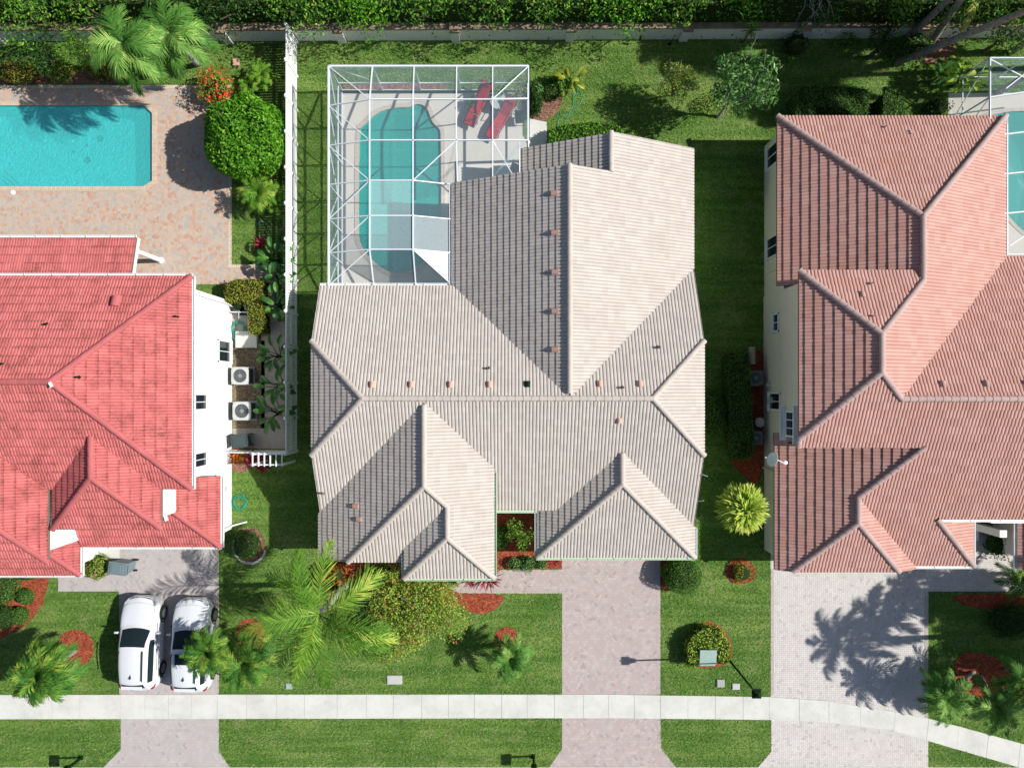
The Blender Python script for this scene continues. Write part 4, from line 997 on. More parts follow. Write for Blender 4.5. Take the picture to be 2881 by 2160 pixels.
m = MB(); p = W(1180,322,0); m.box((p.x-.1, p.y, -.35), (.5, .75, .06), rz=.6); m.build('spa_bench', M['white'], pb)
m = MB(); p = W(1183,310,0); m.lathe((W(1178,330).x, W(1178,330).y, -1.2), [(.62, 0), (.62, .75), (.5, .78)], 20); m.build('spa_wall', flat('spa_plaster', (.10,.42,.40), .6), pb)
pc = pool('teal pool under the screened cage of the salmon-roofed house', poolC, 1.3, 'poolfloor2', 'water2', 10)
ob = MB(); p = W(37,542); ob.lathe((p.x, p.y, .01), [(.13, 0), (.13, .02), (.11, .03)], 16); tag(ob.build('skimmer_lid', M['white']), 'round white skimmer lid beside the turquoise pool', 'lid')
# ---------------------------------------------------------------- boundary wall and fences
def wl(u): return 117.5 - 10.0*max(0, u-700)/2181      # base line of the boundary wall
bw = thing('boundary_wall', W(1440, 115), 'long pale rendered boundary wall with a weathered brown cap, along the top', 'wall')
m = MB(); c = MB(); us_ = [-700, 0, 700, 1100, 1500, 1900, 2300, 2600, 2881, 3600]; WH = 1.05
for a, b in zip(us_[:-1], us_[1:]):
    A, B = W(a, wl(a)), W(b, wl(b)); o = Vector((0, .14, 0)); m.bar(A+o+Vector((0, 0, WH/2)), B+o+Vector((0, 0, WH/2)), .26, WH); c.bar(A+o+Vector((0, .08, WH+.05)), B+o+Vector((0, .08, WH+.05)), .46, .11)
m.build('wall', M['bwall'], bw); c.build('cap', M['bcap'], bw)
for u in [5, 325, 645, 964, 1283, 1602, 1921, 2243, 2563, 2884]:
    p = W(u, wl(u)); k = MB(); k.box((p.x, p.y+.10, WH*.5), (.42, .46, WH)); o = k.build('pillar', M['bwall'], bw); k = MB(); k.box((p.x, p.y+.12, WH+.10), (.5, .62, .16)); k.build('pillar_cap', M['bcap'], o)
# white picket fence along the left lot line
f0 = W(836, 122); f1 = W(836, 1268)
fe = thing('picket_fence', f0, 'long white vinyl picket fence between the left patio and the centre lawn', 'fence')
FH = 1.85; L = (f1-f0).length; npan = 12
for i in range(npan):
    a = f0.lerp(f1, i/npan); b = f0.lerp(f1, (i+1)/npan); d = (b-a).normalized(); m = MB(); n = int((b-a).length/.13)
    for k in range(n):
        p = a + d*((k+.5)*(b-a).length/n); m.box((p.x, p.y, FH*.5), (.022, .112, FH-.1))
    for z in (.2, 1.0, FH-.12): m.bar(a+Vector((0, 0, z)), b+Vector((0, 0, z)), .06, .10)
    m.build('panel', M['vinyl'], fe)
for i in range(npan+1):
    p = f0.lerp(f1, i/npan); m = MB(); m.box((p.x, p.y, FH*.5+.03), (.13, .13, FH+.06)); m.lathe((p.x, p.y, FH+.06), [(.10, 0), (.10, .03), (.02, .10)], 4); m.build('post', M['vinyl'], fe)
g0 = W(640, 1265); g1 = W(836, 1268)
fe2 = thing('picket_fence', g0, 'short white fence run closing the side path beside the red-roofed house', 'fence')
for (a, b) in [(0, .5), (.5, .98)]:
    A = g0.lerp(g1, a); B = g0.lerp(g1, b); m = MB(); n = 7
    for k in range(n*2): p = A.lerp(B, (k+.5)/(n*2)); m.box((p.x, p.y, .85), (.10, .022, 1.55))
    for z in (.2, 1.5): m.bar(A+Vector((0, 0, z)), B+Vector((0, 0, z)), .05, .09)
    m.build('panel', M['vinyl'], fe2)
pg = thing('garden_arbor', W(790, 1290), 'white slatted arbor over the side gate at the end of the long fence', 'arbor')
for (u, v) in [(752, 1268), (830, 1268), (752, 1296), (830, 1296)]:
    p = W(u, v); m = MB(); m.box((p.x, p.y, .95), (.10, .10, 1.9)); m.build('post', M['vinyl'], pg)
m = MB()
for v in (1268, 1296): m.bar(W(746, v)+Vector((0, 0, 1.95)), W(836, v)+Vector((0, 0, 1.95)), .05, .12)
m.build('beam', M['vinyl'], pg); m = MB()
for i in range(6): u = 752 + i*15.6; m.bar(W(u, 1264)+Vector((0, 0, 2.04)), W(u, 1300)+Vector((0, 0, 2.04)), .05, .07)
m.build('slat', M['vinyl'], pg)
tr = thing('trellis', W(752, 700), 'dark green lattice panel lying in the fence shade beside the red bromeliad', 'trellis')
m = MB()
for k in range(9): m.bar(W(748, 618+k*11)+Vector((0, 0, .1+.1*k/9)), W(768, 634+k*11)+Vector((0, 0, .12)), .02); m.bar(W(768, 618+k*11)+Vector((0, 0, .12)), W(748, 634+k*11)+Vector((0, 0, .1)), .02)
m.build('lattice', flat('lattice_green', (.10,.22,.10), .7), tr)

# ---------------------------------------------------------------- screened pool cage (centre)
ZL, ZH = 2.7, 3.35
cage = thing('pool_cage', W(958, 260), 'white framed screen enclosure over the teal pool and two red loungers', 'screen enclosure')
def P3(u, v, hi): return W(u, v, ZH if hi else ZL)
nodes = {}
top_u = [925, 1048, 1165, 1285, 1386, 1487]; row_u = [1040, 1162, 1284, 1386, 1487]; rows = [280, 395, 508, 607, 702]
edge_v = [298, 410, 520, 617, 712]
def beam(a, b, w=.050, h=.09, nm='beam'): m = MB(); m.bar(a, b, w, h); return m.build(nm, M['alu'], cage)
Ltop = [P3(u, 187, 0) for u in top_u]; Ledge = [P3(925, v, 0) for v in edge_v]; cNW = Ltop[0]; cSW = P3(925, 803, 0)
beam(cNW, Ltop[-1], .08, .12); beam(cNW, cSW, .08, .12)
bot = [P3(925, 803, 0), P3(1052, 803, 0), P3(1170, 803, 0), P3(1272, 803, 0)]
H = [[P3(u, v, 1) for u in row_u] for v in rows]      # H[row][col]
for j in range(1, 5): beam(Ltop[j], H[0][j-1])
beam(Ltop[5], P3(1487, 280, 0)); 
H[0][4] = P3(1487, 278, 0); H[1][4] = P3(1487, 395, 0)
R508 = P3(1272, 520, 0); R607 = P3(1269, 617, 0); R702 = P3(1270, 712, 0)
for i in range(4):
    beam(H[i][0], H[i+1][0]); beam(H[i][1], H[i+1][1])
beam(H[4][0], bot[1]); beam(H[4][1], bot[2])
for r in (0, 1):
    for j in range(4): beam(H[r][j], H[r][j+1])
for r in (2, 3, 4): beam(H[r][0], H[r][1])
beam(H[2][1], R508); beam(H[3][1], R607); beam(H[4][1], R702)
beam(H[0][2], H[1][2]); beam(H[1][2], P3(1287, 512, 1)); beam(H[0][3], H[1][3]); beam(H[1][3], P3(1386, 498, 1)); beam(H[0][4], H[1][4])
beam(P3(1462, 395, 0), P3(1462, 488, 0), .06, .08); beam(H[1][4], P3(1487, 415, 0), .06, .08)
for i in range(5): beam(H[i][0], Ledge[i], .05, .08)
for a, b in [(cNW, H[0][0]), (Ledge[0], H[1][0]), (Ledge[1], H[2][0]), (Ledge[3], H[2][0]), (Ledge[4], H[3][0]), (cSW, H[4][0]), (H[2][1], H[1][2]), (Ltop[5], H[0][3]), (H[1][3], P3(1440, 488, 0)), (H[4][1], P3(1270, 800, 0))]:
    beam(a, b, .04, .05, 'brace')
def wallp(pu, pv): p = W(pu, pv, ZL); return p, Vector((p.x, p.y, 0.02))
posts = [P3(925, v, 0) for v in [187] + edge_v + [795]] + Ltop[1:]
for p in posts: beam(p, Vector((p.x, p.y, .02)), .06, .06, 'post')
xw = cNW.x; yn = cNW.y; ys = cSW.y; xe = Ltop[-1].x
for z in (.9, .08): beam(Vector((xw, yn, z)), Vector((xw, ys, z)), .05, .06, 'rail'); beam(Vector((xw, yn, z)), Vector((xe, yn, z)), .05, .06, 'rail')
ye = P3(1487, 400, 0).y; beam(Vector((xe, yn, .9)), Vector((xe, ye, .9)), .05, .06, 'rail'); beam(Vector((xe, ye, ZL)), Vector((xe, ye, .02)), .14, .14, 'post')
zs = [Ledge[i].y for i in range(5)] + [ys]; ya = [yn] + zs
for i in (0, 1, 2, 3, 4, 5): beam(Vector((xw, ya[i], ZL if i < 3 else .9)), Vector((xw, ya[i+1], .9 if i < 3 else ZL)), .035, .04, 'brace')
beam(Vector((xw, yn, ZL)), Vector((Ltop[1].x, yn, .9)), .035, .04, 'brace'); beam(Vector((xe, yn, ZL)), Vector((Ltop[4].x, yn, .9)), .035, .04, 'brace')
def panel(ps, mat, nm='screen'): m = MB(); m.add([p - Vector((0, 0, .02)) for p in ps], [tuple(range(len(ps)))]); return link(nm, m.mesh(nm), M[mat], cage)
for j in range(5):
    a = [cNW]+Ltop[1:]; b = [H[0][0]]+H[0][1:]+[H[0][4]]
    if j == 0: panel([Ltop[0], Ltop[1], H[0][0]], 'screen')
    else: panel([Ltop[j], Ltop[j+1], H[0][j], H[0][j-1]] , 'screen')
panel([cNW, H[0][0], Ledge[0]], 'screen')
prev = [Ledge[0]] + Ledge[1:]
for i in range(4): panel([Ledge[i], H[i][0], H[i+1][0], Ledge[i+1]], 'screen')
panel([Ledge[4], H[4][0], bot[1], cSW], 'screen')
panel([H[0][0], H[0][1], H[1][1], H[1][0]], 'screen'); panel([H[0][1], H[0][2], H[1][2], H[1][1]], 'screen'); panel([H[0][2], H[0][3], H[1][3], H[1][2]], 'screen'); panel([H[0][3], H[0][4], H[1][4], H[1][3]], 'screen')
panel([H[1][0], H[1][1], H[2][1], H[2][0]], 'screen'); panel([H[1][1], H[1][2], P3(1287, 512, 1), R508, H[2][1]], 'screen'); panel([H[1][2], H[1][3], P3(1386, 498, 1), P3(1287, 512, 1)], 'screen'); panel([H[1][3], H[1][4], P3(1462, 395, 0), P3(1462, 488, 0), P3(1386, 498, 1)], 'screen')
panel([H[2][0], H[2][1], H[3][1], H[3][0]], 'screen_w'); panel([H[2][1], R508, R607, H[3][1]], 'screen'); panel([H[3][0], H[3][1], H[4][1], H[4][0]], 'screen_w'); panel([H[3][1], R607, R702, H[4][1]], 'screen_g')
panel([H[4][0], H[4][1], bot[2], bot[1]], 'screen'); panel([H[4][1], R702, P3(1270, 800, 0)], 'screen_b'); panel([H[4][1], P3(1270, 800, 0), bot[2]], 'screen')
panel([cNW, cSW, Vector((xw, ys, .05)), Vector((xw, yn, .05))], 'screen', 'wall_screen'); panel([cNW, Ltop[-1], Vector((xe, yn, .05)), Vector((xw, yn, .05))], 'screen', 'wall_screen'); panel([Ltop[-1], Vector((xe, ye, ZL)), Vector((xe, ye, .05)), Vector((xe, yn, .05))], 'screen', 'wall_screen')
# right-hand cage
cage2 = thing('pool_cage', W(2675, 262), 'white framed screen enclosure behind the salmon-roofed house, cut by the frame edge', 'screen enclosure')
def beam2(a, b, w=.048, h=.10, nm='beam'): m = MB(); m.bar(a, b, w, h); return m.build(nm, M['alu'], cage2)
Z2a, Z2b = 2.9, 2.9
A_ = W(2785, 164, 2.9); B_ = W(3300, 164, 2.9); D_ = W(2785, 720, 2.9)
beam2(A_, B_); beam2(A_, W(2785, 350, 2.9)); beam2(W(2833, 350, 2.9), W(2833, 720, 2.9), .05); beam2(W(2833, 716, 2.9), W(3200, 716, 2.9), .05)
for (v0, v1) in [(274, 250), (384, 366), (494, 488), (605, 600)]: beam2(W(2787, v0, 2.9), W(3200, v1-35, 3.3), .06)
for (a, b) in [((2787, 168), (2940, 250)), ((2840, 692), (2960, 610)), ((2830, 250), (2900, 195))]: beam2(W(*a, 2.9), W(*b, 3.0), .05, .05, 'brace')
for (x, y) in [(A_.x, A_.y), (A_.x, W(2785, 274, 2.9).y), (W(2890, 164, 2.9).x, A_.y)]: beam2(Vector((x, y, 2.9)), Vector((x, y, .02)), .06, .06, 'post')
beam2(Vector((A_.x, A_.y, .9)), Vector((A_.x, W(2785, 330, 2.9).y, .9)), .05, .05, 'rail'); beam2(Vector((A_.x, A_.y, .9)), Vector((B_.x, A_.y, .9)), .05, .05, 'rail')
beam2(A_, Vector((A_.x, W(2785, 274, 2.9).y, .1)), .035, .04, 'brace'); beam2(Vector((A_.x, W(2785, 274, 2.9).y, 2.9)), Vector((A_.x, W(2785, 360, 2.9).y, .1)), .035, .04, 'brace')
m = MB(); m.add([A_ , B_, W(3300, 716, 2.9), W(2833, 716, 2.9), W(2833, 350, 2.9), W(2785, 350, 2.9)], [(0, 1, 2, 3, 4, 5)]); link('screen', m.mesh('screen'), M['screen'], cage2)
m = MB(); m.add([A_, Vector((A_.x, W(2785, 350, 2.9).y, 2.9)), Vector((A_.x, W(2785, 350, 2.9).y, .05)), Vector((A_.x, A_.y, .05))], [(0, 1, 2, 3)]); link('wall_screen', m.mesh('wall_screen'), M['screen'], cage2)

# ---------------------------------------------------------------- patio furniture
def lounger(uh, vh, uf, vf, label):
    hd = W(uh, vh, .5); ft = W(uf, vf, .35); hd.z = 0; ft.z = 0; d = (ft-hd).normalized(); s = Vector((-d.y, d.x, 0)); L = (ft-hd).length; w = .62
    t = thing('sun_lounger', hd.lerp(ft, .5), label, 'sun lounger', 'red loungers in the screened patio')
    m = MB(); bk = hd + d*L*.36
    def pad(a, b, th): 
        q = (b-a).to_track_quat('X', 'Z').to_matrix(); return (a+b)/2, ((b-a).length, w-.06, th), q
    c, dd, q = pad(hd + Vector((0, 0, .88)), bk + Vector((0, 0, .42)), .08); m.box(c, dd, rot=q); o = m.build('backrest', M['red'], t, bevel=.02)
    n = MB(); e = hd + d*.12 + Vector((0, 0, .86)); n.box(e, (.16, w-.16, .10), rot=q); n.build('headrest', M['red'], o, bevel=.02)
    m = MB(); c, dd, q = pad(bk + Vector((0, 0, .40)), bk + d*L*.36 + Vector((0, 0, .46)), .08); m.box(c, dd, rot=q); m.build('seat', M['red'], t, bevel=.02)
    m = MB(); c, dd, q = pad(bk + d*L*.37 + Vector((0, 0, .46)), ft + Vector((0, 0, .34)), .07); m.box(c, dd, rot=q); m.build('leg_rest', M['red'], t, bevel=.02)
    m = MB()
    for k in (-1, 1):
        o = s*w*.5*k; m.tube([hd + o + Vector((0, 0, .86)), bk + o + Vector((0, 0, .40)), bk + d*L*.36 + o + Vector((0, 0, .44)), ft + o + Vector((0, 0, .32))], .018, 6)
    m.tube([hd + s*w*.5 + Vector((0, 0, .86)), hd - s*w*.5 + Vector((0, 0, .86))], .018, 6); m.tube([ft + s*w*.5 + Vector((0, 0, .32)), ft - s*w*.5 + Vector((0, 0, .32))], .018, 6); m.build('frame', M['dark'], t)
    for f in (.22, .82):
        for k in (-1, 1): p = hd.lerp(ft, f) + s*w*.5*k; m = MB(); m.tube([p + Vector((0, 0, .42)), p + d*.06], .018, 6); m.build('leg', M['dark'], t)
    for k in (-1, 1):
        m = MB(); a = bk - d*.1 + s*(w*.5+.05)*k; m.tube([a + Vector((0, 0, .40)), a + Vector((0, 0, .62)), a + d*.45 + Vector((0, 0, .60)), a + d*.45 + Vector((0, 0, .40))], .02, 6); m.build('armrest', M['dark'], t)
lounger(1372, 240, 1318, 352, 'red padded lounger nearer the pool, left of the other one'); lounger(1440, 287, 1378, 388, 'red padded lounger nearer the house, right of the other one')
tb = thing('side_table', W(1396, 283), 'small round glass-topped table with a leafy pot between the red loungers', 'table')
c0 = W(1402, 285, .5); m = MB(); m.lathe((c0.x, c0.y, .5), [(.42, 0), (.42, .02)], 24); m.build('table_top', flat('frosted_top', (.45,.47,.47), .3), tb)
for i in range(3): a = i*2.1; m = MB(); m.tube([(c0.x+.3*math.cos(a), c0.y+.3*math.sin(a), .5), (c0.x+.36*math.cos(a), c0.y+.36*math.sin(a), .01)], .015, 6); m.build('leg', M['dark'], tb)
def chair(u, v, rz, label):
    p = W(u, v, .4); t = thing('patio_chair', (p.x, p.y, 0), label, 'chair', rz=rz); mw = Matrix.Translation((p.x, p.y, 0)) @ Matrix.Rotation(rz, 4, 'Z')
    def b(nm, c, d, mt): m = MB(); m.box((0, 0, 0), d); o = m.build(nm, M[mt], t, world=False); o.location = c; return o
    b('seat', (0, 0, .43), (.46, .46, .03), 'dark'); b('backrest', (0, .23, .68), (.46, .03, .42), 'dark')
    for x in (-.21, .21):
        for y in (-.21, .21): b('leg', (x, y, .21), (.03, .03, .42), 'dark')
        b('armrest', (x*1.1, 0, .62), (.04, .44, .025), 'dark')
chair(1462, 335, .1, 'dark metal patio chair by the right wall of the screened patio'); chair(1452, 474, 1.2, 'dark patio chair tucked beside the roof edge in the screened patio')

# ---------------------------------------------------------------- potted plants
def pot(u, v, r, h, mat, plant, label, pr=1.7, n=22, z=0):
    p = W(u, v, h); rr = r/S; t = thing('potted_plant', (p.x, p.y, 0), label, 'potted plant'); m = MB()
    m.lathe((p.x, p.y, 0), [(rr*.7, 0), (rr*.95, h*.9), (rr*1.08, h*.9), (rr*1.08, h), (rr*.9, h), (rr*.85, h*.85)], 16); m.build('pot', M[mat], t); Q = []; g = np.random.default_rng(int(u)); ids = []
    N = int(260); P, nn = ell_pts(N, rr*pr, rr*pr, rr*pr*.7, .2, int(u+v), low=-.4); P += np.array([p.x, p.y, h + rr*pr*.5]); Q = cloud(P, nn, .11, .5, .7)
    link('foliage', quadmesh('foliage', Q, shade_rnd(len(Q))), M[plant], t)
pot(1511, 253, 9, .4, 'terra', 'mango', 'terracotta pot with a pale twiggy plant outside the cage corner'); pot(1511, 300, 10, .42, 'grey', 'dark', 'round grey-rimmed pot against the outside of the cage')
pot(1405, 262, 7, .35, 'terra', 'ficus', 'small leafy pot behind the two red loungers', 2.2); pot(1460, 262, 9, .45, 'grey', 'yellow', 'yellow-green potted plant in the cage corner', 2.2); pot(1447, 290, 8, .4, 'terra', 'magenta', 'pot of pink flowers near the right red lounger', 2)
pot(1330, 292, 7, .3, 'dark', 'hedge', 'low potted plant at the left side of the left red lounger', 2)

# ---------------------------------------------------------------- machines on the side path
def condenser(u, v, w, label, rust=False, fn=7, rz=0, skin='acgrey'):
    h = .78; p = W(u, v, h); t = thing('ac_condenser', (p.x, p.y, 0), label, 'air conditioner', 'outdoor air conditioning units', rz=rz)
    def pt(nm, m, mt, par=None, sm=False): o = m.build(nm, M[mt], par or t, world=False, smooth=sm); return o
    m = MB(); m.box((0, 0, h*.5), (w*.94, w*.94, h-.06)); pt('coil_case', m, 'acdark')
    for sx in (-1, 1):
        for sy in (-1, 1): m = MB(); m.box((sx*w*.47, sy*w*.47, h*.5), (.06, .06, h)); pt('corner_post', m, skin)
    m = MB(); m.box((0, 0, .03), (w*1.12, w*1.12, .06)); pt('base_pad', m, 'slab')
    # lid with a round fan opening
    m = MB(); n = 32; R0 = w*.40; ro = []; ri = []
    for k in range(n):
        a = 2*math.pi*k/n; ca, sa = math.cos(a), math.sin(a); q = w*.52/max(abs(ca), abs(sa)); q = min(q, w*.64); ro.append((ca*q, sa*q, h)); ri.append((ca*R0, sa*R0, h+.02))
    rb = [(x, y, h-.07) for x, y, z in ro]; rib = [(x, y, h-.10) for x, y, z in ri]
    m.add(ro+ri+rb+rib, [(k, (k+1) % n, n+(k+1) % n, n+k) for k in range(n)] + [(k, (k+1) % n, 2*n+(k+1) % n, 2*n+k) for k in range(n)] + [(n+k, n+(k+1) % n, 3*n+(k+1) % n, 3*n+k) for k in range(n)])
    lid = pt('lid', m, skin)
    m = MB(); m.lathe((0, 0, h-.12), [(R0*.98, 0), (R0*.98, .01)], 28); pt('fan_well', m, 'rust' if rust else 'acdark')
    m = MB(); m.lathe((0, 0, h-.07), [(.09, 0), (.09, .06), (.05, .07)], 16)
    for k in range(fn if not rust else 4):
        a0 = 2*math.pi*k/(fn if not rust else 4); a1 = a0 + .62; r0, r1 = .08, R0*.92
        m.add([(r0*math.cos(a0), r0*math.sin(a0), h-.07), (r1*math.cos(a0-.05), r1*math.sin(a0-.05), h-.08), (r1*math.cos(a1), r1*math.sin(a1), h-.03), (r0*math.cos(a1), r0*math.sin(a1), h-.05)], [(0, 1, 2, 3)])
    pt('fan', m, 'fan')
    m = MB()
    for r in (.35, .6, .82, 1.0):
        pts = [(R0*r*math.cos(2*math.pi*k/28), R0*r*math.sin(2*math.pi*k/28), h+.012) for k in range(29)]; m.tube(pts, .004, 4, False)
    for k in range(8): a = math.pi*k/8; m.tube([(R0*math.cos(a), R0*math.sin(a), h+.018), (-R0*math.cos(a), -R0*math.sin(a), h+.018)], .004, 4, False)
    pt('grille', m, 'fan', lid)
flat('rust', (.24,.10,.06), .8, .2, var=.5, nscale=8)
condenser(675, 1057, .86, 'condenser with a seven-blade fan, upper of the two beside the white wall'); condenser(680, 1156, .90, 'condenser with a rusty fan well, lower of the two beside the white wall', rust=True)
condenser(2127, 1063, .72, 'shaded condenser nearer the top, between the hedge and the cream wall', skin='acshade'); condenser(2128, 1232, .66, 'shaded condenser nearer the bottom, between the hedge and the cream wall', skin='acshade')
def bin_(u, v, rz, w, d, h, mat, label):
    p = W(u, v, h*.7); t = thing('wheelie_bin', (p.x, p.y, 0), label, 'bin', rz=rz); b = MB(); b.box((0, 0, 0), (1, 1, 1)); vs = []
    for z, k in ((0.04, .76), (h*.93, 1.0)): vs += [(x*w*.5*k, y*d*.5*k, z) for x, y in ((-1,-1), (1,-1), (1,1), (-1,1))]
    m = MB(); m.add(vs, [(0,1,5,4), (1,2,6,5), (2,3,7,6), (3,0,4,7), (0,3,2,1), (4,5,6,7)]); m.build('body', M[mat], t, world=False, bevel=.03)
    m = MB(); m.box((0, -.02, h*.96), (w*1.08, d*1.02, .06)); m.box((0, -.04, h*1.0), (w*.86, d*.76, .04)); m.box((0, -.06, h*1.025), (w*.6, d*.5, .03)); m.build('lid', M[mat], t, world=False, bevel=.03)
    m = MB(); m.tube([(-w*.4, d*.56, h*.95), (w*.4, d*.56, h*.95)], .02, 8); [m.bar((k*w*.4, d*.48, h*.95), (k*w*.4, d*.56, h*.95), .03) for k in (-1, 1)]; m.build('handle', M[mat], t, world=False)
    for k in (-1, 1): m = MB(); m.tube([(k*w*.42, d*.42, .12), (k*w*.50, d*.42, .12)], .12, 14); m.build('wheel', M['tyre'], t, world=False)
bin_(341, 1595, R(-97), .60, .92, 1.10, 'grey', 'blue-grey wheelie bin on the driveway beside the pink-flowered shrub'); bin_(678, 1240, R(-82), .62, .74, 1.0, 'acdark', 'dark grey bin with a square lid at the end of the side path')
def hose(pts, z, r, label, par=None):
    m = MB(); m.tube([Vector((W(u, v, z).x, W(u, v, z).y, zz)) for u, v, zz in pts], r, 6); return tag(m.build('garden_hose', M['hose'], None, smooth=True), label, 'hose')
def coil(u, v, r, turns, sd, z=.05, wob=.2):
    g = random.Random(sd); return [(u + r*(1+wob*math.sin(i*.37+sd))*math.cos(i*.42) + g.uniform(-1, 1), v + r*(1+wob*math.cos(i*.29))*math.sin(i*.42) + g.uniform(-1, 1), z + .03*(i % 3)) for i in range(int(turns*15))]
hose(coil(672, 925, 18, 6, 2, .10, .15) + coil(668, 952, 10, 3, 5, .06, .2), .1, .014, 'green hose coiled on the concrete pad beside the white wall')
hose(coil(672, 1412, 18, 5, 3, .03, .35), .03, .013, 'loose green hose coil on the grass near the red-roofed garage')
hose([(1566,360,.02), (1573,335,.02), (1565,322,.02), (1572,318,.02), (1580,328,.02), (1600,322,.02), (1612,300,.02), (1612,275,.03), (1617,258,.03), (1624,256,.04), (1625,264,.03), (1614,268,.03), (1611,258,.03), (1622,250,.02), (1634,262,.02), (1638,280,.02), (1628,298,.02), (1612,316,.02), (1596,330,.02), (1585,350,.02)], .02, .016, 'thin green hose looping over the back lawn beside the cage')
pe = thing('pool_pump', W(672, 860), 'black pool pump and filter with white pipes behind the L-shaped hedge', 'pump')
m = MB(); p = W(672, 862, .3); m.lathe((p.x, p.y, .02), [(.2, 0), (.22, .5), (.14, .62), (.05, .66)], 16); m.build('filter_tank', M['dark'], pe)
m = MB(); p = W(685, 880, .25); m.tube([(p.x-.3, p.y, .2), (p.x+.2, p.y, .2)], .12, 12); m.lathe((p.x-.2, p.y, .28), [(.1, 0), (.1, .08)], 12); m.build('pump_body', M['dark'], pe)
m = MB()
for a, b in [((650, 878, .4), (700, 878, .4)), ((672, 848, .45), (672, 895, .3)), ((645, 858, .5), (660, 865, .5)), ((690, 850, .35), (690, 870, .35))]: m.tube([W(*a), W(*b)], .03, 8)
m.build('pipe', M['white'], pe)
m = MB(); p = W(693, 955, .2); m.box((p.x, p.y, .12), (1.1, .85, .24)); 
tag(m.build('equipment_slab', M['side']), 'raised pale concrete slab under the coiled green hose', 'slab')
wh = thing('water_softener', W(2127, 995), 'upright beige tank in the shade of the cream wall', 'tank')
p = W(2128, 998, 1.0); m = MB(); m.tube([(p.x, p.y-.45, .35), (p.x, p.y+.45, .35)], .17, 14); m.build('tank', flat('tank_beige', (.45,.38,.28), .6), wh); m = MB(); m.tube([(p.x, p.y+.45, .35), (p.x, p.y+.52, .35)], .06, 10); m.build('valve', M['dark'], wh)
pb2 = W(2138, 1188, .5); m = MB(); m.lathe((pb2.x, pb2.y, 0), [(.2, 0), (.24, .5), (.25, .52), (.05, .58)], 16); tag(m.build('round_tank', flat('tank_cream', (.55,.52,.45), .6)), 'round pale lidded tank between the two shaded condensers', 'tank')

